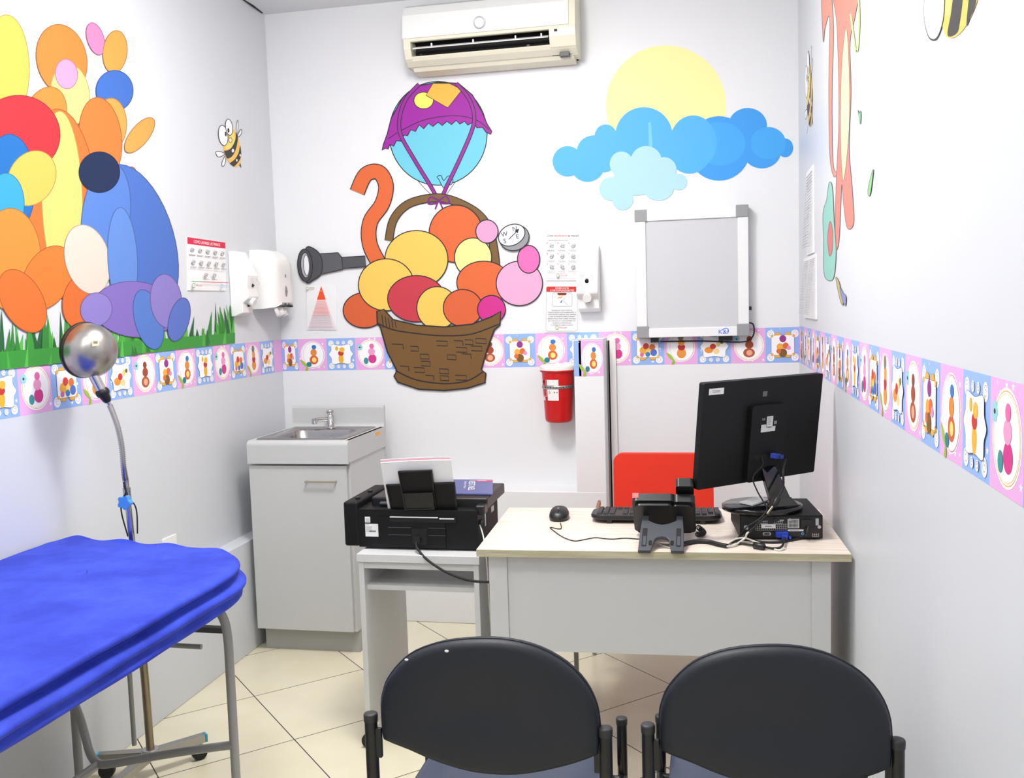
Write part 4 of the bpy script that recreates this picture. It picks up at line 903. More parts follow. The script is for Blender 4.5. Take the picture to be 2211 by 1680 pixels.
MB().b2(PX0+.135, PX0+.375, PY0+.004, PY0+.04, PZ+.094, PZ+.108, DARK).b2(PX0+.130, PX0+.38, PY0+.03, PY0+.034, PZ+.10, PZ+.118, GREY).build('paper_slot', t)
m_ = MB(); m_.b2(PX0+.320, PX0+.365, PY0+.0, PY0+.006, PZ+.105, PZ+.109, GREY); m_.build('slot_guide', t)
F = Flat(lambda u, v: Vector((u, PY0, v)), (0, -1, 0), base=.0007)
F.poly([(PX0+.053, PZ+.090), (PX0+.072, PZ+.090), (PX0+.072, PZ+.110), (PX0+.053, PZ+.110)], (236, 236, 236))
F.poly([(PX0+.053, PZ+.042), (PX0+.102, PZ+.042), (PX0+.102, PZ+.086), (PX0+.053, PZ+.086)], (236, 236, 236)); F.text('EPSON', PX0+.055, PZ+.081, .003, (40, 40, 40), .011, ay=(0, 1))
F.k += 1
for i in range(3): F.poly([(PX0+.056, PZ+.093+i*.0045), (PX0+.069, PZ+.093+i*.0045), (PX0+.069, PZ+.0945+i*.0045), (PX0+.056, PZ+.0945+i*.0045)], (150, 150, 150), False)
for i in range(6):
    z = PZ+.076-i*.0032; F.poly([(PX0+.055, z), (PX0+.055+RD.uniform(.015, .028), z), (PX0+.055+.02, z-.0009), (PX0+.055, z-.0009)], (140, 140, 140), False)
for i in range(15): F.poly([(PX0+.067+i*.0016, PZ+.058), (PX0+.068+i*.0016, PZ+.058), (PX0+.068+i*.0016, PZ+.063), (PX0+.067+i*.0016, PZ+.063)], (60, 60, 60), False)
F.build('rating_label', t)
# paper in the tray (rests in the printer: separate)
for i, (m, dxx, hh, dyy, lb) in enumerate(((PAPER, 0, .216, 0, 'white sheet standing at the back of the paper in the printer tray'), (PINKP, .0005, .211, .003, 'pink-edged sheet between white sheets in the printer tray'), (PAPER, .002, .207, .006, 'stack of white paper leaning on the printer rear tray'))):
    Rm, o_ = lean(0, 0, 0, 0, 0, 0, 0, -.33); Mx = Matrix.Translation((PX0+.128+dxx, PY0+.036-dyy, PZ+.104)) @ Rm
    m_ = MB(); w_ = .238; n = 8; vs = []; th = .0006 if i < 2 else .003
    for k in range(n+1):
        x = w_*k/n; zc = .004*sin(pi*k/n); vs += [(x, 0, -th), (x, hh+zc*.6, -th), (x, 0, th), (x, hh+zc*.6, th)]
    fs = []
    for k in range(n):
        b_ = 4*k; fs += [(b_, b_+1, b_+5, b_+4), (b_+2, b_+6, b_+7, b_+3), (b_+1, b_+3, b_+7, b_+5), (b_, b_+4, b_+6, b_+2)]
    fs += [(0, 2, 3, 1), (4*n, 4*n+1, 4*n+3, 4*n+2)]
    m_.add(vs, fs, m, False, Mx); tag(m_.build('paper_sheet'), lb, 'paper')
# magazine on the lid
zt_ = PZ+.1668; P = [hz(987, 1041, zt_), hz(1064, 1038, zt_), hz(1064, 1069, zt_), hz(995, 1071, zt_)]
P[0] = P[1]+Vector((-.150, 0, 0)); P[3] = P[2]+Vector((-.150, 0, 0))
t = thing('magazine', (P[0]+P[2])/2, 'blue magazine with red banner lying on top of the printer', 'magazine')
m_ = MB(); Q = [p+Vector((0, 0, .004)) for p in P]; m_.add(P+Q, [(0, 1, 2, 3), (4, 7, 6, 5), (0, 4, 5, 1), (1, 5, 6, 2), (2, 6, 7, 3), (3, 7, 4, 0)], MAG); m_.build('cover', t)
fn = lambda u, v: (Q[0]*(1-u)+Q[1]*u)*(1-v)+(Q[3]*(1-u)+Q[2]*u)*v
F = Flat(fn, (0, 0, 1), base=.0004)
F.poly([(.56, .10), (.6, .06), (1, .05), (1, .14), (.6, .15)], (236, 80, 100)); F.k += 1; lines(F, .62, .84, .085, .03, (255, 220, 226), RD)
F.text('REST.NEL', .415, .10, .16, (240, 240, 240), .68, ax=(0, 1), ay=(1, 0)); F.text('Soldier Made', .30, .14, .06, (220, 220, 226), .52, ax=(0, 1), ay=(1, 0))
F.build('title', t)
# printer power cable to the desk
p = [Vector((PX0+.238, PY0-.004, PZ+.035)), Vector((PX0+.242, PY0-.035, PZ+.020)), Vector((PX0+.290, PY0-.075, PZ-.012)), Vector((PX0+.37, PY0-.12, PZ-.040)), Vector((PX0+.46, PY0-.16, PZ-.052)), Vector((PX0+.56, PY0-.185, PZ-.045))]
m_ = MB(); m_.tube(smooth_path(p, 8), .0042, RUB, 10); m_.box((PX0+.240, PY0-.010, PZ+.036), (.018, .018, .022), RUB)
tag(m_.build('power_cable'), 'thick black power cable from the printer back to behind the desk', 'cable')
p = [Vector((PX1-.012, PY0+.03, PZ+.085)), Vector((PX1+.004, PY0+.005, PZ+.060)), Vector((PX1+.016, PY0-.02, PZ+.03)), Vector((PX1+.022, PY0-.02, PZ-.05)), Vector((PX1+.024, PY0-.0, PZ-.3))]
m_ = MB(); m_.tube(smooth_path(p, 6), .0025, WCAB, 8); m_.box((PX1-.008, PY0+.03, PZ+.092), (.010, .016, .012), BLK); tag(m_.build('usb_cable'), 'white cable plugged into the right side of the printer', 'cable')

# ================================================================== DESK
DA = .054; DO = Vector((1.369, -1.6386, 0)); DZ = .75
MD = Matrix.Translation(DO) @ Matrix.Rotation(DA*.72, 4, 'Z'); MDI = MD.inverted()
DWD, DDP = 1.066, .585
t = thing('desk', DO, 'pale maple-topped desk with white panels holding the computer', 'desk', None, DA*.72)
m_ = MB(); m_.b2(0, DWD, .0012, DDP, DZ-.021, DZ, MAPLE, MD); m_.b2(0, DWD, 0, .0012, DZ-.021, DZ, MAPLE_E, MD); m_.build('desktop', t)
m_ = MB(); m_.b2(.115, DWD-.10, .050, .068, .43, DZ-.021, WLAM, MD); m_.build('modesty_panel', t)
for xa, xb, nm in ((.030, .085, 1), (DWD-.052-.05, DWD-.050, 1)):
    m_ = MB(); m_.b2(xa, xb, .032, .048, .43 if nm else 0, DZ-.021, WLAM, MD); m_.build('corner_panel', t, bevel=.001)
m_ = MB(); m_.b2(.085, DWD-.10, .040, .058, .43, DZ-.021, WLAM, MD); m_.build('front_panel', t, bevel=.001)
for xa in (.036, DWD-.075): m_ = MB(); m_.b2(xa, xa+.018, .048, DDP-.05, 0, DZ-.021, WLAM, MD); m_.build('side_panel', t, bevel=.001)
# objects on desk live in world space
# ================================================================== COMPUTER MOUSE
def mouse():
    c = Vector((1.553, -1.215, DZ)); t = thing('computer_mouse', c, 'black wired computer mouse on the desk', 'mouse')
    Mm = Matrix.Translation(c) @ Matrix.Rotation(radians(4), 4, 'Z'); m_ = MB(); n = 24; R_ = 10; vs = []; fs = []
    for i in range(R_+1):
        f = i/R_
        for k in range(n):
            a_ = 2*pi*k/n; ex = .032*(abs(cos(a_))**.75)*(1 if cos(a_) > 0 else -1); ey = .052*(abs(sin(a_))**.8)*(1 if sin(a_) > 0 else -1)
            s_ = 1.0 if i == 0 else (1.04 if i == 1 else 1.04*cos((i-1)/(R_-1)*pi/2)**.6)
            z = 0.001 if i == 0 else (.012 if i == 1 else .012+.026*sin((i-1)/(R_-1)*pi/2)**1.1)
            z *= (1+.18*sin(a_)*s_*.6) if i > 1 else 1
            vs.append((ex*s_, ey*s_, z))
    for i in range(R_):
        for k in range(n): fs.append((i*n+k, i*n+(k+1) % n, (i+1)*n+(k+1) % n, (i+1)*n+k))
    fs.append(tuple(range(n-1, -1, -1))); fs.append(tuple(R_*n+k for k in range(n)))
    m_.add(vs, fs, BLK, True, Mm); m_.build('shell', t)
    m_ = MB(); m_.cyl((-.004, -.020, .036), (.004, -.020, .036), .008, DGREY, 16, M=Mm); m_.build('scroll_wheel', t)
    m_ = MB(); m_.box((0, -.030, .0335), (.0012, .030, .006), DARK, Mm, rx=.35); m_.build('button_gap', t)
    pts = [(1210, 1133), (1212, 1140), (1206, 1142), (1188, 1139), (1198, 1148), (1216, 1160), (1240, 1168), (1262, 1165), (1285, 1161), (1305, 1163), (1325, 1164), (1350, 1162), (1380, 1164), (1410, 1165)]
    P = [hz(a_, b_, DZ+.0022) for a_, b_ in pts]; P[0].z += .006
    m_ = MB(); m_.tube(smooth_path(P, 6), .0016, RUB, 6); m_.build('cord', t)
mouse()
# ================================================================== KEYBOARD
def keyboard():
    c = Vector((1.875, -1.196, DZ)); rz = radians(180+2.0); t = thing('keyboard', c, 'black computer keyboard lying behind the desk phone', 'keyboard', None, rz)
    Mk = Matrix.Translation(c) @ Matrix.Rotation(rz, 4, 'Z'); L_, D_ = .425, .155
    o_ = rrect(-L_/2, L_/2, -D_/2, D_/2, .045, 8); m_ = MB(); n = len(o_)
    lv = [(0, .97, .004), (.006, 1.0, .010), (.010, 1.0, .017), (.010, .985, .021)]; vs = []; fs = []
    for z, s_, zz in lv:
        for x, y in o_: vs.append((x*s_, y*s_, zz+(y+D_/2)*.045))
    for i in range(3):
        for k in range(n): fs.append((i*n+k, i*n+(k+1) % n, (i+1)*n+(k+1) % n, (i+1)*n+k))
    fs.append(tuple(range(n-1, -1, -1))); fs.append(tuple(3*n+k for k in range(n)))
    m_.add(vs, fs, BLK, False, Mk); m_.build('base', t, bevel=.001)
    kb = MB(); kb.add([(-.0075, -.0075, 0), (.0075, -.0075, 0), (.0075, .0075, 0), (-.0075, .0075, 0), (-.006, -.005, .006), (.006, -.005, .006), (.006, .0055, .006), (-.006, .0055, .006)],
                      [(3, 2, 1, 0), (4, 5, 6, 7), (0, 1, 5, 4), (1, 2, 6, 5), (2, 3, 7, 6), (3, 0, 4, 7)], BLK)
    k0 = kb.build('key', t); me = k0.data; first = True; inv = parent_inv(t)
    for r in range(6):
        y = -.056+r*.0195+(.006 if r == 5 else 0); x = -.195
        cnt = 20 if r else 13
        for c_ in range(21):
            if r == 0 and 4 <= c_ <= 8: continue
            if c_ in (14, 18) and r != 2: pass
            if c_ == 15 and r in (1, 2, 3, 4, 5): continue
            xx = -.198+c_*.0212
            if xx > .202: continue
            if (r == 5 and c_ in (1, 6, 11)) or (r == 1 and c_ in (13, 14)) or (r == 2 and c_ == 14) or (r == 3 and c_ == 13) or (r == 0 and c_ == 12): continue
            ob = k0 if first else k0.copy()
            if not first: COL.objects.link(ob); ob.parent = t; ob.matrix_parent_inverse = inv
            first = False
            ob.matrix_basis = Mk @ Matrix.Translation((xx, y, .0205+(y+D_/2)*.045)) @ Matrix.Diagonal((1.18, 1.15, 1, 1)) if True else None
    m_ = MB(); m_.box((.006, -.056, .026), (.10, .014, .006), BLK, Mk); m_.build('space_bar', t, bevel=.001)
    for dx in (-.15, .15): MB().box((dx, D_/2-.012, .006), (.016, .020, .012), BLK, Mk).build('foot', t)
keyboard()
# ================================================================== DESK PHONE
def phone():
    t = thing('desk_phone', (1.91, -1.51, DZ), 'black office desk phone on its stand, seen from behind', 'telephone')
    yb, zb_, yt, zt_ = -1.425, .757, -1.520, .874
    up = Vector((0, yt-yb, zt_-zb_)); Lh = up.length; up.normalize(); right = Vector((1, .035, 0)).normalized(); nb = up.cross(right).normalized()
    if nb.y > 0: nb = -nb                                 # nb: towards the viewer
    Mp = Matrix.Translation((1.822, yb, zb_)) @ Matrix((right, up, nb)).transposed().to_4x4()
    Wd = .186
    m_ = MB(); o_ = rrect(0, .128, 0, Lh, .014, 5); m_.prism(o_, -.034, -.006, BLK, Mp); m_.prism(rrect(.008, .122, .006, Lh-.008, .016, 5), -.008, .006, BLK, Mp)
    m_.prism(rrect(.120, Wd, .0, Lh-.002, .014, 5), -.034, -.004, BLK, Mp); m_.prism(rrect(.116, Wd-.008, .008, Lh-.012, .014, 5), -.008, .005, BLK, Mp); m_.build('body', t, bevel=.003, seg=3)
    m_ = MB(); m_.prism(rrect(.001, .020, Lh-.004, Lh+.0015, .0015, 2), -.034, -.016, mat('message_lamp', (240, 90, 90), .3), Mp); m_.build('message_light', t)
    m_ = MB(); o_ = rrect(.130, .183, -.02, Lh+.028, .012, 5); m_.prism(rrect(.130, .183, Lh-.018, Lh+.026, .010, 5), -.072, -.040, BLK, Mp); m_.prism(rrect(.136, .177, .02, Lh-.01, .010, 5), -.066, -.046, BLK, Mp); m_.prism(rrect(.130, .183, -.012, .03, .010, 5), -.072, -.036, BLK, Mp)
    m_.build('handset', t, bevel=.005, seg=3)
    # stand: leaning plate with two feet
    a0 = Vector((1.846, -1.490, .822)); a1 = Vector((1.846, -1.634, .7535)); u2 = (a0-a1).normalized(); L2 = (a0-a1).length; n2 = right.cross(u2).normalized()
    if n2.y > 0: n2 = -n2
    Ms = Matrix.Translation(a1) @ Matrix((right, u2, right.cross(u2))).transposed().to_4x4(); w2 = .130
    o_ = [(0, 0), (.036, 0), (.046, .050), (.054, .060), (.066, .063), (.078, .060), (.086, .050), (.094, 0), (w2, 0), (w2-.002, L2*.6), (w2-.006, L2), (w2-.024, L2), (w2-.024, L2-.022), (w2-.045, L2-.036), (w2/2, L2-.042), (.045, L2-.036), (.024, L2-.022), (.024, L2), (.006, L2), (.002, L2*.6)]
    m_ = MB(); m_.prism(o_, -.006, .006, DGREY, Ms); st = m_.build('stand', t, bevel=.002)
    for x in (.009, w2-.023): m_ = MB(); m_.prism(rrect(x, x+.014, .018, .100, .003, 3), .0055, .0070, DARK, Ms); m_.prism(rrect(x+.003, x+.012, .022, .062, .002, 3), .0068, .0078, DGREY, Ms); m_.build('slot', st)
    for x in (.034, w2-.034): m_ = MB(); m_.prism(rrect(x-.005, x+.005, .022, .044, .0045, 4), .0055, .0068, BLKM, Ms); m_.build('slot', st)
    m_ = MB(); m_.prism(rrect(.046, .090, .030, .042, .001, 2), .0060, .0068, SILV, Mp); m_.build('rating_label', t)
    m_ = MB(); P = [hz(1500, 1165, .765), hz(1512, 1160, .765), hz(1514, 1150, .775), hz(1506, 1142, .785)]
    pts = []
    for i in range(90):
        f = i/89; c_ = Vector((2.012+.018*sin(f*pi), -1.46+f*.10-.02*sin(f*pi), .764)); a_ = f*2*pi*13; pts.append(c_+Vector((cos(a_)*.0075, 0, sin(a_)*.0075)))
    m_.tube(pts, .0018, RUB, 6); m_.build('coiled_cord', t)
phone()
# ================================================================== DESKTOP COMPUTER
PCR = .085; PO = Vector((2.137, -1.457, DZ+.004)); MP = Matrix.Translation(PO) @ Matrix.Rotation(PCR, 4, 'Z')
PWD, PD, PH = .240, .245, .070
t = thing('desktop_computer', PO, 'black desktop computer case with cables, lying under the monitor', 'computer', None, PCR)
m_ = MB(); m_.b2(0, PWD, 0, PD, 0, PH, BLKM, MP)
for x in (.02, PWD-.02):
    for y in (.02, PD-.02): m_.cyl((x, y, -.004), (x, y, 0), .008, RUB, 12, M=MP)
m_.build('case', t, bevel=.0012)
m_ = MB(); m_.b2(.004, PWD-.004, -.0012, .0, .004, PH-.004, BLK, MP); m_.build('rear_panel', t)
m_ = MB()
def grille(x0, x1, z0, z1, p, m=SILV, w=.0009):
    x = x0
    while x <= x1+1e-6: m_.b2(x-w/2, x+w/2, -.0022, -.0012, z0, z1, m, MP); x += p
    z = z0
    while z <= z1+1e-6: m_.b2(x0, x1, -.0022, -.0012, z-w/2, z+w/2, m, MP); z += p
grille(.046, .138, .026, .046, .0058); grille(.056, .080, .046, .056, .0058); grille(.100, .124, .046, .0545, .0058); grille(.210, .228, .006, .0165, .0058)
m_.build('vent_grille', t)
m_ = MB(); m_.b2(.219, .228, -.0022, -.001, .040, .061, SILV, MP); m_.cyl((.229, -.001, .036), (.229, -.006, .036), .005, SILV, 14, M=MP); m_.build('latch_plate', t)
m_ = MB(); m_.b2(.1385, .172, -.0022, -.001, .032, .060, SILV, MP)
for i in range(7):
    for j in range(6): m_.b2(.142+i*.0038, .1445+i*.0038, -.0026, -.002, .0345+j*.0040, .0370+j*.0040, DARK, MP)
m_.cyl((.145, -.001, .058), (.145, -.005, .058), .004, SILV, 14, M=MP); m_.build('power_supply_plate', t)
m_ = MB(); m_.b2(.176, .208, -.012, -.001, .034, .058, BLK, MP); m_.cyl((.103, -.001, .056), (.103, -.006, .056), .006, BLK, 16, M=MP); m_.b2(.115, .128, -.003, -.001, .054, .0575, SILV, MP); m_.b2(.012, .024, -.003, -.001, .028, .040, GREY, MP); m_.build('power_socket', t, bevel=.001)
F = Flat(lambda u, v: MP @ Vector((u, 0, v)), MP.to_3x3() @ Vector((0, -1, 0)), base=.0028, step=.0002)
F.poly([(.062, .032), (.103, .032), (.103, .0445), (.062, .0445)], (226, 226, 222)); F.poly([(.073, .0365), (.092, .0365), (.092, .039), (.073, .039)], (110, 110, 110))
F.poly([(.139, .023), (.184, .023), (.184, .0285), (.139, .0285)], (222, 222, 220)); F.poly([(.144, .025), (.172, .025), (.172, .0266), (.144, .0266)], (120, 120, 120)); F.build('asset_label', t)
m_ = MB(); m_.prism(rrect(.066, .090, .010, .020, .004, 3), .0012, .004, SILV, MP @ Matrix.Rotation(radians(90), 4, 'X')); m_.prism(rrect(.070, .086, .0115, .0185, .003, 3), .004, .0046, DGREY, MP @ Matrix.Rotation(radians(90), 4, 'X')); m_.build('serial_port', t)
m_ = MB(); m_.cyl((.182, 0, .0155), (.182, -.0035, .0155), .0045, SKYB, 16, M=MP); m_.cyl((.182, -.003, .0155), (.182, -.004, .0155), .002, DARK, 12, M=MP); m_.cyl((.196, 0, .0155), (.196, -.003, .0155), .0045, BLK, 16, M=MP); m_.build('audio_jack', t)
# ================================================================== MONITOR
YAW, TLT, MWD, MHT = .72, .121, .491, .324
MCN = Vector((2.210, -1.330, 1.064)); rgt = Vector((cos(YAW), sin(YAW), 0)); nrm = Vector((sin(YAW), -cos(YAW), 0)); mup = Vector((0, 0, 1))*cos(TLT)+nrm*sin(TLT); mn = rgt.cross(mup)
MM = Matrix.Translation(MCN) @ Matrix((rgt, mup, mn)).transposed().to_4x4()     # local x right, y up, z to the viewer (back of monitor)
PCT = PO.z+PH
t = thing('computer_monitor', (2.205, -1.372, PCT), 'large black computer monitor seen from behind, standing on the computer case', 'monitor')
m_ = MB(); m_.prism(rrect(-MWD/2, MWD/2, -MHT/2, MHT/2, .006, 4), -.022, 0, BLKM, MM); m_.build('back_cover', t, bevel=.004, seg=3)
m_ = MB(); m_.prism(rrect(-MWD/2+.008, MWD/2-.008, -MHT/2+.014, MHT/2-.008, .003, 3), -.0226, -.0222, BLKG, MM); m_.build('screen', t)
m_ = MB(); m_.prism(rrect(-.062, .080, -.158, .082, .010, 5), 0, .016, BLKM, MM); m_.build('rear_housing', t, bevel=.006, seg=3)
m_ = MB(); m_.prism(rrect(-.038, .050, -.086, -.072, .003, 3), .0155, .0168, DARK, MM); m_.build('port_recess', t)
F = Flat(lambda u, v: MM @ Vector((u, v, 0)), mn, base=.0006, step=.0002)
F.poly([(-.226, .126), (-.168, .126), (-.168, .145), (-.226, .145)], (236, 236, 236)); F.poly([(-.212, .133), (-.184, .133), (-.184, .1345), (-.212, .1345)], (110, 110, 110)); F.poly([(-.214, .137), (-.182, .137), (-.182, .1385), (-.214, .1385)], (110, 110, 110), False); F.poly([(-.010, .106), (.008, .106), (.009, .122), (-.010, .122)], (110, 112, 114), False); F.build('asset_label', t)
F = Flat(lambda u, v: MM @ Vector((u, v, .016)), mn, base=.0006, step=.0002)
F.poly([(.0, .014), (.026, .014), (.026, .046), (.0, .046)], (226, 226, 226)); F.poly([(-.022, -.002), (.038, -.002), (.038, .014), (-.022, .012)], (222, 222, 222)); F.poly([(-.022, .012), (-.002, .012), (-.002, .022), (-.022, .022)], (216, 216, 216))
F.text('LG', -.020, .036, .007, (220, 220, 220), ay=(0, 1))
for i in range(6): F.poly([(.003, .020+i*.004), (.003+.012+(i % 3)*.003, .020+i*.004), (.018, .0212+i*.004), (.003, .0212+i*.004)], (120, 120, 124), False)
F.poly([(.004, .0105), (.022, .0105), (.022, .0125), (.004, .0125)], (60, 60, 60), False); F.poly([(.030, .020), (.042, .020), (.042, .030), (.030, .030)], (150, 150, 150), False); F.build('rating_label', t)
# stand arm and base
m_ = MB(); top = MM @ Vector((.024, -.118, .010)); bot = Vector((2.262, -1.395, PCT+.020)); ax_ = (top-bot).normalized(); sd = Vector((.92, .38, 0)).normalized(); fwd = sd.cross(ax_).normalized()
Ma = Matrix.Translation(bot) @ Matrix((sd, ax_, sd.cross(ax_))).transposed().to_4x4(); La = (top-bot).length
m_.prism([(-.034, 0), (.034, 0), (.024, La), (-.024, La)], -.009, .009, BLKG, Ma); m_.prism([(-.050, -.012), (.050, -.012), (.034, .02), (-.034, .02)], -.016, .012, BLKG, Ma); m_.build('stand_arm', t, bevel=.003)
m_ = MB(); m_.lathe([(1e-5, 0.0005), (.112, 0.0005), (.120, .004), (.121, .016), (.116, .019), (1e-5, .020)], BLKG, Matrix.Translation((2.206, -1.368, PCT)) @ Matrix.Rotation(YAW*.3, 4, 'Z'), 64, False, False, .86); m_.build('stand_base', t)
BT = PCT+.020
# small white pack of cards on the base
P = [hz(1596, 1083, BT+.006), hz(1640, 1071, BT+.006), hz(1661, 1078, BT+.006), hz(1625, 1089, BT+.006)]
t = thing('tissue_pack', sum(P, Vector())/4-Vector((0, 0, .006)), 'small white booklet lying on the round base of the monitor', 'booklet')
m_ = MB(); Q = [p-Vector((0, 0, .0055)) for p in P]; m_.add(Q+P, [(3, 2, 1, 0), (4, 5, 6, 7), (0, 1, 5, 4), (1, 2, 6, 5), (2, 3, 7, 6), (3, 0, 4, 7)], PAPER); m_.build('pages', t, bevel=.001); t.name = 'booklet'
m_ = MB(); Mg = (P[0]+P[1]+P[2]+P[3])/4; F = Flat(lambda u, v: (P[0]*(1-u)+P[1]*u)*(1-v)+(P[3]*(1-u)+P[2]*u)*v, (0, 0, 1), base=.0005); F.poly([(.3, .15), (.8, .15), (.8, .2), (.3, .2)], (120, 150, 130)); F.poly([(.3, .4), (.7, .4), (.7, .45), (.3, .45)], (160, 170, 160), False); F.build('cover_print', t)
P = [hz(1568, 1081, PCT+.001), hz(1600, 1079, PCT+.001), hz(1590, 1088, PCT+.001), hz(1572, 1088, PCT+.001)]
m_ = MB(); m_.add(P, [(0, 1, 2, 3)], PAPER); tag(m_.build('paper_slip', solid=.0006), 'white paper slip on the computer case left of the monitor base', 'paper')
# cables
def cable(name, pts, r, m, label, extra=None, seg=8):
    m_ = MB(); m_.tube(smooth_path(pts, 7), r, m, seg)
    o = tag(m_.build(name), label, 'cable')
    return o
vga_top = MM @ Vector((.048, -.079, .030))
t = thing('video_cable', vga_top, 'black cable with blue plugs running from monitor down to the computer', 'cable')
pts = [MM @ Vector((.070, -.090, .040)), hy(1691, 1015, -1.42), hy(1691, 1050, -1.43), hy(1680, 1075, -1.45), hy(1668, 1096, -1.465), hy(1650, 1118, -1.475), hy(1625, 1142, -1.482), hy(1603, 1160, -1.487), hz(1592, 1172, DZ+.006), hz(1605, 1174, DZ+.005), hz(1630, 1178, DZ+.006), hz(1655, 1182, DZ+.006), hz(1672, 1184, DZ+.005), hz(1688, 1180, DZ+.010)]
pts.append(MP @ Vector((.126, -.030, .008)))
m_ = MB(); m_.tube(smooth_path(pts, 7), .0034, RUB, 8); m_.build('cord', t)
m_ = MB(); a_, b_ = hy(1681, 1073, -1.449), hy(1669, 1095, -1.463); m_.tube([a_, a_+(b_-a_)*.08, a_+(b_-a_)*.92, b_], [.006, .009, .009, .006], BLK, 16); m_.build('ferrite_bead', t); m_ = MB()
a_, b_ = hz(1627, 1177, DZ+.010), hz(1651, 1181, DZ+.010); m_.tube([a_, a_+(b_-a_)*.06, a_+(b_-a_)*.94, b_], [.007, .0098, .0098, .007], BLK, 16); m_.build('ferrite_bead', t)
m_ = MB(); Mv = MM @ Matrix.Translation((.036, -.079, .022)) @ Matrix.Rotation(radians(25), 4, 'Y') @ Matrix.Rotation(radians(-10), 4, 'Z'); m_.box((-.004, 0, .006), (.036, .016, .020), VGAB, Mv); m_.box((.022, -.002, .014), (.026, .013, .013), VGAB, Mv); m_.build('monitor_plug', t, bevel=.002)
m_ = MB(); m_.box((.120, -.010, .0155), (.036, .020, .016), VGAB, MP); m_.box((.126, -.022, .010), (.016, .014, .014), VGAB, MP); m_.cyl((.142, -.012, .010), (.142, -.028, .008), .004, VGAB, 12, M=MP); m_.build('computer_plug', t, bevel=.002)
m_ = MB(); a_, b_ = hy(1672, 1089, -1.462), hy(1656, 1110, -1.474); m_.tube([a_, b_], .0040, BRONZE, 10); m_.build('cord_sleeve', t)
cable('monitor_power_cable', [MM @ Vector((-.012, -.079, .018)), MM @ Vector((-.020, -.100, .034)), hy(1626, 1030, -1.44), hy(1634, 1058, -1.44), hy(1648, 1083, -1.44), hy(1656, 1100, -1.47), hy(1640, 1120, -1.485), hy(1610, 1140, -1.49), hz(1590, 1166, DZ+.004), hz(1578, 1172, DZ+.004)], .0021, RUB, 'thin black power cable hanging from the back of the monitor')
cable('computer_power_cable', [MP @ Vector((.196, -.014, .040)), MP @ Vector((.188, -.030, .022)), hz(1735, 1158, DZ+.010), hz(1710, 1166, DZ+.004), hz(1680, 1171, DZ+.004), hz(1645, 1170, DZ+.004), hz(1610, 1165, DZ+.004), hz(1585, 1168, DZ+.005), hz(1572, 1174, DZ+.006)], .0034, RUB, 'black power cable leaving the right side of the computer case')
cable('cable_bundle', [hz(1470, 1178, DZ+.007), hz(1482, 1173, DZ+.007), hz(1505, 1169, DZ+.007), hz(1530, 1170, DZ+.007), hz(1550, 1175, DZ+.007), hz(1570, 1179, DZ+.007)], .0068, RUB, 'thick taped bundle of black cables on the desk beside the phone stand', seg=12)
cable('network_cable', [hz(1568, 1180, DZ+.006), hz(1584, 1178, DZ+.005), hz(1598, 1170, DZ+.008), hz(1609, 1161, DZ+.016), hz(1613, 1152, DZ+.03), MP @ Vector((.030, -.006, .024))], .0030, WCAB, 'white network cable looping up into the computer case')
cable('network_cable', [hz(1566, 1178, DZ+.008), hz(1577, 1170, DZ+.014), hz(1592, 1163, DZ+.016), hz(1610, 1162, DZ+.014), hz(1626, 1168, DZ+.006), hz(1650, 1177, DZ+.003), hz(1680, 1188, DZ+.003), hz(1695, 1184, DZ+.003)], .0026, WCAB, 'cream cable curling along the desk in front of the computer case')
cable('phone_cable', [hz(1416, 1170, DZ+.003), hz(1430, 1178, DZ+.003), hz(1450, 1183, DZ+.003), hz(1470, 1181, DZ+.004)], .0022, WCAB, 'pale cable lying under the arch of the phone stand')

# ================================================================== RED OFFICE CHAIR
def red_chair():
    cx, cy = 1.868, -.62; t = thing('office_chair', (cx, cy, 0), 'red fabric armchair with grey legs behind the desk', 'chair')
    m_ = MB(); o_ = rrect(-.198, .198, 0, .36, .035, 5); Mb = Matrix.Translation((cx, -.515, .500)) @ Matrix.Rotation(radians(90-3), 4, 'X')
    m_.prism(o_, -.025, .030, REDF, Mb); m_.build('backrest', t, bevel=.014, seg=4)
    m_ = MB(); m_.prism(rrect(-.25, .25, -.25, .17, .06, 5), .421, .465, REDF, Matrix.Translation((cx, cy-.10, 0))); m_.build('seat', t, bevel=.018, seg=4)
    for s_ in (-1, 1):
        xx = cx+s_*.300; zt_ = .655 if s_ < 0 else .600
        m_ = MB(); m_.box((xx, -1.0, .215), (.016, .016, .43), TUBE); m_.build('leg', t, bevel=.002)
        m_ = MB(); m_.box((xx, -.47, .215), (.016, .016, .43), TUBE); m_.build('leg', t, bevel=.002)
        m_ = MB(); m_.b2(xx-.008, xx+.008, -1.0, -.47, .405, .421, TUBE); m_.build('side_rail', t)
        m_ = MB(); m_.tube(smooth_path([(xx, -.72, .42), (xx+s_*-.030, -.70, .55), (xx+s_*-.048, -.68, zt_-.010)], 5), .008, TUBE, 10); am = m_.build('arm_support', t)
        m_ = MB(); m_.tube([(xx+s_*-.052, -.76, zt_-.010), (xx+s_*-.052, -.70, zt_+.006), (xx+s_*-.050, -.62, zt_+.018), (xx+s_*-.048, -.585, zt_+.022)], [.007, .0085, .0085, .006], WOODB, 12); m_.build('armrest', am)
    m_ = MB(); m_.b2(cx-.30, cx+.30, -.80, -.784, .405, .421, TUBE); m_.b2(cx-.30, cx+.30, -.50, -.484, .405, .421, TUBE); m_.build('seat_frame', t)
    for s_ in (-1, 1):
        m_ = MB(); m_.b2(cx+s_*.12-.012, cx+s_*.12+.012, -.500, -.490, .41, .60, TUBE); m_.build('back_support', t)
red_chair()

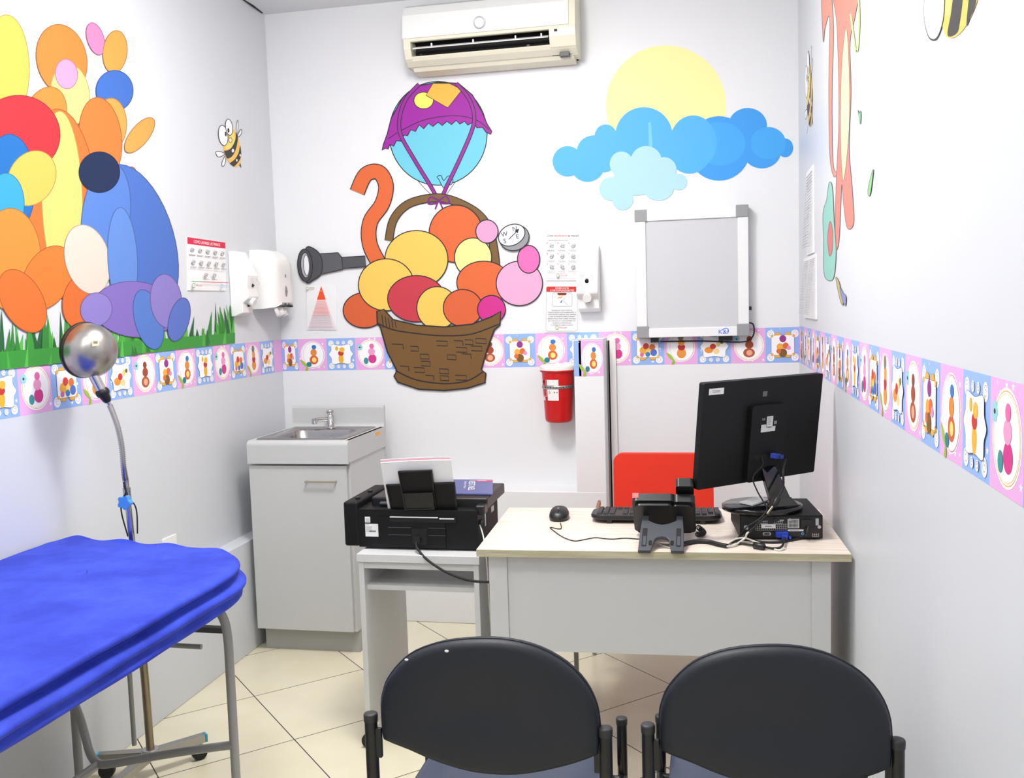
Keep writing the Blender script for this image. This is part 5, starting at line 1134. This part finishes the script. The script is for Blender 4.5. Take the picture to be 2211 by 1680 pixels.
# ================================================================== GUEST CHAIRS
OUT_PX = [(817, 1530), (822, 1500), (832, 1474), (858, 1440), (895, 1411), (955, 1390), (1030, 1382), (1100, 1386), (1165, 1405), (1222, 1440), (1262, 1484), (1284, 1530), (1291, 1575), (1292, 1628), (1282, 1640), (1230, 1655), (1160, 1668), (1100, 1672), (1020, 1665), (940, 1643), (880, 1620), (830, 1603), (821, 1592)]
PR_Y, CHX = -2.60, 1.620
def guest_chair():
    t = thing('guest_chair', (CHX, PR_Y, 0), 'x', 'chair', 'navy guest chairs facing the desk')
    hw = .232; o_ = []
    for a_, b_ in OUT_PX: p = hy(a_, b_, PR_Y-.02); o_.append((p.x-CHX, p.z))
    m_ = MB(); n = len(o_); cx_ = sum(p[0] for p in o_)/n; cz_ = .70
    pts = [(p.x, p.y) for p in smooth_path([(x, z, 0) for x, z in o_], 3, True)]; n = len(pts)
    def bend(x): return .32*x*x
    prof = [(.0, -.006, 0), (.55, -.014, 0), (.90, -.016, 0), (.975, -.013, 0), (1.0, -.004, 0), (1.004, .006, 1), (1.0, .016, 1), (.96, .024, 1), (.85, .029, 1), (.5, .032, 1), (.0, .034, 1)]
    vs = []; fs = []
    for s_, dy, _ in prof:
        for x, z in pts:
            X_, Z_ = cx_+(x-cx_)*max(s_, .001), cz_+(z-cz_)*max(s_, .001); vs.append((CHX+X_, PR_Y-.006+dy+bend(X_)-.010, Z_))
    for i in range(len(prof)-1):
        for k in range(n): fs.append((i*n+k, (i+1)*n+k, (i+1)*n+(k+1) % n, i*n+(k+1) % n))
    m_.add(vs, fs, NAVY, True); m_.build('backrest', t)
    # piping along the edge
    m_ = MB(); pp = [Vector((CHX+cx_+(x-cx_)*1.004, PR_Y-.014+bend(x)+.002, cz_+(z-cz_)*1.004)) for x, z in pts]; m_.tube(pp+[pp[0]], .0024, NAVY, 6, False); m_.build('piping', t)
    # seat
    m_ = MB(); so = rrect(-.205, .205, .030, .43, .06, 6); prof2 = [(.93, .405), (1.0, .412), (1.0, .440), (.985, .452), (.93, .459), (.6, .464), (.0, .466)]; vs = []; fs = []; n2 = len(so)
    for s_, z in prof2:
        for x, y in so: vs.append((CHX+x*max(s_, .001), PR_Y+.23+(y-.23)*max(s_, .001), z+.10*max(0, (.12-y))**1.0*s_*.8))
    for i in range(len(prof2)-1):
        for k in range(n2): fs.append((i*n2+k, i*n2+(k+1) % n2, (i+1)*n2+(k+1) % n2, (i+1)*n2+k))
    m_.add(vs, fs, SEATB, True); m_.add(vs[:n2], [tuple(range(n2-1, -1, -1))], SEATB, False); m_.build('seat', t)
    for s_ in (-1, 1):
        m_ = MB(); x = CHX+s_*hw; m_.tube([(x, PR_Y, .004), (x, PR_Y, .668)], .0128, BLKT, 18); lg = m_.build('leg', t)
        m_ = MB(); m_.lathe([(.0138, .658), (.0142, .668), (.0140, .6715), (.0128, .6735), (.008, .6742), (1e-5, .6744)], CAPM, Matrix.Translation((x, PR_Y, 0)), 20); m_.build('end_cap', lg)
        m_ = MB(); xf = CHX+s_*(hw-.004); yf = PR_Y+.36; m_.tube([(xf, yf, .004), (xf, yf, .526)], .0115, BLKT, 18); lg = m_.build('leg', t)
        m_ = MB(); m_.lathe([(.0125, .516), (.0130, .526), (.0128, .5295), (.0116, .5315), (.007, .532), (1e-5, .5322)], CAPM, Matrix.Translation((xf, yf, 0)), 20); m_.build('end_cap', lg)
        m_ = MB(); m_.tube([(x, PR_Y, .395), (xf, yf, .395)], .010, BLKT, 12); m_.build('side_rail', t)
        m_ = MB(); m_.b2(min(x, x-s_*.022), max(x, x-s_*.022), PR_Y-.006, PR_Y+.004, .585, .645, BLKT); m_.build('bracket', t, bevel=.002)
    m_ = MB(); m_.tube([(CHX-hw, PR_Y+.02, .395), (CHX+hw, PR_Y+.02, .395)], .009, BLKT, 12); m_.build('cross_rail', t)
    m_ = MB(); m_.tube([(CHX-hw, PR_Y+.34, .395), (CHX+hw, PR_Y+.34, .395)], .009, BLKT, 12); m_.build('cross_rail', t)
    return t
def copy_tree(o, parent=None):
    c = o.copy(); COL.objects.link(c)
    if parent is not None:
        c.parent = parent; c.matrix_parent_inverse = o.matrix_parent_inverse.copy()
    for ch in list(KIDS.get(o.name, [])): copy_tree(ch, c)
    return c
gc = guest_chair(); gc['label'] = 'left one of two dark navy chairs with black tube frames, nearer the printer'
KIDS = {}
for ob in bpy.data.objects:
    if ob.parent: KIDS.setdefault(ob.parent.name, []).append(ob)
g2 = copy_tree(gc); g2.location = (2.1515, -2.575, 0); g2.scale = (.955, 1, 1); g2['label'] = 'right one of two dark navy chairs with black tube frames, nearer the right wall'
gc.rotation_euler = (0, 0, 0)
for px, py, r_ in ((963, 1408, .0045), (874, 1429, .004)):
    p = hy(px, py, PR_Y-.035); lab(MB().ell((p.x, PR_Y-.0315+.32*(p.x-CHX)**2*1.0, p.z), (r_, .0012, r_*.6), PAPER, 10, 6).build('torn_spot', gc), 'small white tear in the cover')
# ================================================================== EXAM BED
BX0, BX1, BYF, BYN, BZ = .050, .790, -1.740, -3.90, .785
t = thing('exam_bed', (.45, -2.9, 0), 'examination bed with grey tube frame under the blue cover', 'bed')
m_ = MB(); m_.prism(rrect(BX0+.05, BX1-.03, BYN+.02, BYF-.13, .22, 6), .705, BZ, mat('mattress_vinyl', (60, 60, 70), .5)); m_.build('mattress', t, bevel=.015, seg=3)
m_ = MB(); m_.b2(BX0+.09, BX1-.10, BYN+.05, BYF-.12, .685, .704, TUBE); m_.build('bed_board', t)
TR_ = .0125
m_ = MB(); m_.tube(smooth_path([(.205, -1.935, 0.0), (.205, -1.935, .60)], 2)+smooth_path([(.205, -1.935, .62), (.22, -1.937, .665), (.27, -1.942, .682), (.40, -1.955, .683), (.62, -1.985, .683), (.70, -1.994, .675), (.738, -1.998, .640), (.750, -2.0, .585), (.751, -2.0, .50)], 5)+[Vector((.751, -2.0, .0))], TR_, TUBE, 16)
lg = m_.build('leg_frame', t)
m_ = MB(); m_.tube(smooth_path([(.205, -3.60, 0.0), (.205, -3.60, .60), (.26, -3.60, .675), (.69, -3.60, .675), (.751, -3.60, .60), (.751, -3.6, 0)], 6), TR_, TUBE, 16); m_.build('leg_frame', t)
m_ = MB(); m_.tube(smooth_path([(.751, -2.0, .279), (.60, -2.0, .250), (.45, -2.0, .216), (.36, -2.0, .196), (.315, -1.995, .192), (.285, -1.985, .215), (.262, -1.97, .255), (.238, -1.955, .300), (.212, -1.94, .335)], 6), .0120, TUBE, 14); m_.build('stretcher', t)
m_ = MB(); m_.tube([(.315, -2.0, .190), (.300, -2.5, .185), (.300, -3.58, .185)], .0115, TUBE, 12); m_.build('long_stretcher', t)
for x in (.205, .751):
    for y in (-1.935 if x < .5 else -2.0, -3.6): m_ = MB(); m_.cyl((x, y, 0), (x, y, .02), .017, RUB, 14); m_.build('rubber_foot', t)
m_ = MB(); m_.b2(.58, .745, -1.992, -1.972, .592, .607, DGREY); m_.build('backrest_rail', t)
m_ = MB(); m_.tube([(.45, -1.9, .5165), (.609, -1.9, .515)], .0075, TUBE, 12); m_.tube([(.45, -1.9, .5165), (.45, -1.9, .70)], .0075, TUBE, 12); m_.build('lever', t)
m_ = MB(); m_.tube([(.371, -1.9, .70), (.371, -1.9, .205)], .0070, TUBE, 12); m_.build('adjusting_rod', t)
# cover
def cover():
    x0, x1, y0, y1 = BX0, BX1+.010, BYN, BYF
    ra, rb, SL = .07, .27, .075       # corner radii: wall side, room side
    def arc(cx, cy, r_, a0, a1, n): return [(cx+r_*cos(radians(a0+(a1-a0)*k/n)), cy+r_*sin(radians(a0+(a1-a0)*k/n)), (cos(radians(a0+(a1-a0)*k/n)), sin(radians(a0+(a1-a0)*k/n)))) for k in range(n)]
    def line(ax, ay, bx, by, nx, ny, n): return [(ax+(bx-ax)*k/n, ay+(by-ay)*k/n, (nx, ny)) for k in range(n)]
    P = line(x0+.050, y0+ra, x0+.006, y1-ra, -1, 0, 60)+arc(x0+ra, y1-ra, ra, 180, 90, 12)+line(x0+ra, y1, x1-rb, y1-SL, 0, 1, 40)+arc(x1-rb, y1-rb-SL, rb, 90, 0, 36)+line(x1, y1-rb-SL, x1+.004, y0+ra, 1, 0, 110)+arc(x1-ra, y0+ra, ra, 0, -90, 10)+line(x1-ra, y0, x0+.042+ra, y0, 0, -1, 20)+arc(x0+.042+ra, y0+ra, ra, 270, 180, 10)
    n = len(P); cxm, cym = (x0+x1)/2, (y0+y1)/2; vs = []; fs = []; rows = []; R = random.Random(4)
    bumps = [(R.uniform(0, 1), R.uniform(.6, 1)) for _ in range(9)]
    def far(y): return max(0, min(1, (y-(y1-.30))/.30))
    def hgt(x, y): return BZ+.005+.004*sin(x*7+y*2.1)*sin(y*3.3+1)+.0016*sin(x*19+y*9)*sin(y*13+x*5)
    for f in (0, .15, .3, .45, .6, .72, .84, .92, .965, .985):
        row = []
        for i, (x, y, nn_) in enumerate(P):
            ix = cxm+(x-cxm)*f; iy = cym+(y-cym)*(1-(1-f)*.36); edge = max(0, (f-.84)/.145)
            lift = .0
            if far(y) > 0 and nn_[0] < .75:
                lift = edge**2*(.010*max(0, sin(i*.36+1.2))**3*sin(i*.11)**2 - .004)
            row.append(Vector((ix, iy, hgt(ix, iy)+lift)))
        rows.append(row)
    # outward offset and drop of the skirt; the deep second fold runs along the room side
    skirt = [(.000, -.001), (.005, -.005), (.008, -.011), (.006, -.018), (-.004, -.024), (-.012, -.029), (-.009, -.034), (.004, -.040), (.014, -.047), (.017, -.055), (.012, -.062), (.004, -.068), (.003, -.073), (.009, -.079), (.011, -.086), (.004, -.094), (-.018, -.101)]
    nj = len(skirt)-1
    for j, (o_, dz) in enumerate(skirt):
        row = []
        for i, (x, y, nn_) in enumerate(P):
            fr = far(y); t_ = j/nj; side = max(0, nn_[0])
            oo = o_*(.35+.85*side)*(1-.45*fr)
            oo += fr*.020*sin(pi*t_)*(.6+.4*side)                                   # the end bulges out as one soft pillow
            oo += .0030*sin(i*.083+j*.35)+.0012*sin(i*.31-j*.6)+fr*(.0035*sin(i*.52+2)*t_+.002*sin(i*1.15+j*.4)*t_)
            dd = dz*(1+.07*sin(i*.047+.5))+fr*.006*sin(i*.36+1.2)*(1-t_)*(1 if nn_[0] < .7 else .2)-.010*fr*t_
            if x > .5 and y < y1-.3: dd += .008*(1-t_)*0
            row.append(Vector((x+nn_[0]*oo, y+nn_[1]*oo, BZ+.005+dd)))
        rows.append(row)
    for row in rows: vs += row
    for i in range(len(rows)-1):
        for k in range(n): fs.append((i*n+k, (i+1)*n+k, (i+1)*n+(k+1) % n, i*n+(k+1) % n))
    m_ = MB(); m_.add(vs, fs, BLUE, True)
    return tag(m_.build('bed_cover', subs=1), 'blue disposable cloth cover fitted over the examination bed', 'cover')
cover()

# ================================================================== EXAM LAMP
LX, LY_ = .281, -1.690
t = thing('exam_lamp', (LX, LY_, 0), 'steel gooseneck examination lamp on wheels behind the blue bed', 'lamp')
TX, TY = .255, -1.700
m_ = MB(); m_.tube([(LX, LY_, .07), (LX-.004, LY_+.001, .30), (LX-.016, LY_+.003, .72)], .0125, BRONZE, 18); m_.tube([(LX-.0155, LY_+.003, .70), (LX-.0155, LY_+.003, .715)], .0165, BLK, 18); m_.tube([(LX-.016, LY_+.003, .50), (LX-.016, LY_+.003, .512)], .0165, BLK, 18); m_.build('lower_pole', t)
m_ = MB(); m_.tube([(LX-.016, LY_+.003, .715), (LX-.026, LY_+.005, .90)], .0100, CHROME, 18); m_.tube([(LX-.026, LY_+.005, .895), (LX-.027, LY_+.005, .935)], .0118, STEEL, 18); m_.tube([(LX-.0275, LY_+.005, .935), (LX-.028, LY_+.005, .960)], .0095, CHROME, 18); m_.build('upper_pole', t)
NK = [tuple(hy(a_, b_, -1.700)) for a_, b_ in ((266, 1046), (267, 1010), (263, 965), (255, 925), (245, 895), (237, 875))]; NK[0] = (LX-.028, LY_+.005, .955)
m_ = MB(); sp = smooth_path(NK, 20); L_ = len(sp); rr_ = [.0080+.0016*(1 if i % 2 else -1) for i in range(L_)]; m_.tube(sp, rr_, STEEL, 14); m_.build('gooseneck', t)
m_ = MB(); Mk = Matrix.Translation((LX-.020, LY_-.016, .893)) @ Matrix.Rotation(radians(90), 4, 'X')
o_ = []
for k in range(60): a_ = 2*pi*k/60; q = .0200*(1+.16*cos(5*a_+.6)); o_.append((q*cos(a_), q*sin(a_)))
m_.prism(o_, -.008, .010, SKYB, Mk, smooth=True); m_.cyl((LX-.020, LY_-.006, .893), (LX-.020, LY_+.004, .893), .006, SILV, 10); m_.build('flower_knob', t, bevel=.003, seg=3)
m_ = MB()
m_.tube(smooth_path([(LX-.028, LY_-.008, .955), (LX-.020, LY_-.010, .925), (LX-.034, LY_-.010, .900), (LX-.042, LY_-.008, .860), (LX-.030, LY_+.0, .78)], 6), .0022, RUB, 8)
m_.tube(smooth_path([(LX-.026, LY_-.010, .945), (LX-.014, LY_-.008, .910), (LX+.008, LY_-.004, .870), (LX+.004, LY_+.0, .79)], 6), .0022, RUB, 8); m_.build('cord', t)
# head
HC = hy(193, 757, -1.72); nk = Vector(NK[-1]); dirn = (HC-nk).normalized(); view = (HC-CAM).normalized()
rt = CR; upv = CU
axis = (view*.58-CR*.80+CU*.10).normalized()   # opening direction (away from us, towards the left wall)
zq = axis; xq = zq.cross(Vector((0, 0, 1))).normalized(); yq = zq.cross(xq)
Mh = Matrix.Translation(HC) @ Matrix((xq, yq, zq)).transposed().to_4x4()
m_ = MB(); Rr = .0845
pf = [(1e-5, -Rr*.93)]+[(Rr*sin(a_), -Rr*.93*cos(a_)) for a_ in [radians(6*k) for k in range(1, 15)]]+[(Rr*1.0, .004), (Rr*1.01, .018), (Rr*.985, .018), (Rr*.97, .0), (Rr*.80, -Rr*.45), (1e-5, -Rr*.80)]
m_.lathe(pf, SHADE, Mh, 64, False, False); hd = m_.build('lamp_shade', t)
m_ = MB(); m_.lathe([(Rr*1.005, .014), (Rr*1.035, .016), (Rr*1.035, .024), (Rr*.98, .024), (Rr*.98, .016)], BLK, Mh, 64, False, False); m_.build('rim', hd)
m_ = MB(); m_.ell((0, 0, -.01), (.028, .028, .032), WHITE, 20, 12, Mh); m_.build('bulb', hd)
a_ = hy(206, 818, -1.725); b_ = hy(219, 843, -1.715); c_ = hy(230, 862, -1.708)
m_ = MB(); m_.tube([a_+(a_-b_)*.5, a_, b_], .0155, CHROME, 24); so = m_.build('socket', t)
m_ = MB(); m_.tube([b_+(b_-a_)*-.1, b_+(c_-b_)*.12, b_+(c_-b_)*.35, b_+(c_-b_)*.55, b_+(c_-b_)*.6, c_+(c_-b_)*.15, c_+(c_-b_)*.35], [.0175, .021, .021, .0185, .016, .0125, .0085], BLK, 22); lab(m_.build('collar', so), 'black collar')
m_ = MB(); m_.tube([c_, (c_+nk)/2, nk], .0066, CHROME, 14); m_.build('neck_end', t)
F = Flat(lambda u, v: HC+(-view)*.0+CR*u+CU*v+Vector((0, 0, 0)), (0, -1, 0))
# barcode sticker on the shade, lying on the sphere
def sph(u, v):
    p = HC+CR*u+CU*v; d = sqrt(max(0, (Rr*1.012)**2-u*u-v*v)); return p-view*d
F = Flat(sph, -view, base=.0012, step=.0003); F.poly([(.008, .012), (.030, .016), (.028, .034), (.008, .031)], (224, 214, 178))
for i in range(9): F.poly([(.012+i*.0015, .021), (.0128+i*.0015, .0213), (.0128+i*.0015, .029), (.012+i*.0015, .0288)], (90, 70, 50), False)
lab(F.build('barcode_sticker', hd), 'cream barcode sticker')
# base
m_ = MB(); m_.cyl((LX, LY_, .058), (LX, LY_, .088), .026, SILV, 20); m_.build('hub', t, bevel=.003)
for ang, Ln in ((50, .175), (196, .160), (272, .21)):
    a_ = radians(ang); Mx = Matrix.Translation((LX, LY_, 0)) @ Matrix.Rotation(a_, 4, 'Z'); m_ = MB()
    m_.prism([(.012, -.017), (Ln, -.013), (Ln, .013), (.012, .017)], .056, .082, STEEL, Mx); ar = m_.build('base_arm', t, bevel=.003)
    m_ = MB(); m_.box((Ln+.003, 0, .069), (.008, .0265, .0265), TEALP, Mx); m_.build('end_cap', ar, bevel=.001)
    m_ = MB(); m_.cyl((Ln-.02, -.012, .0245), (Ln-.02, .012, .0245), .0245, RUB, 22, M=Mx); m_.cyl((Ln-.012, 0, .03), (Ln-.012, 0, .058), .005, SILV, 10, M=Mx); m_.build('caster', ar, bevel=.003)
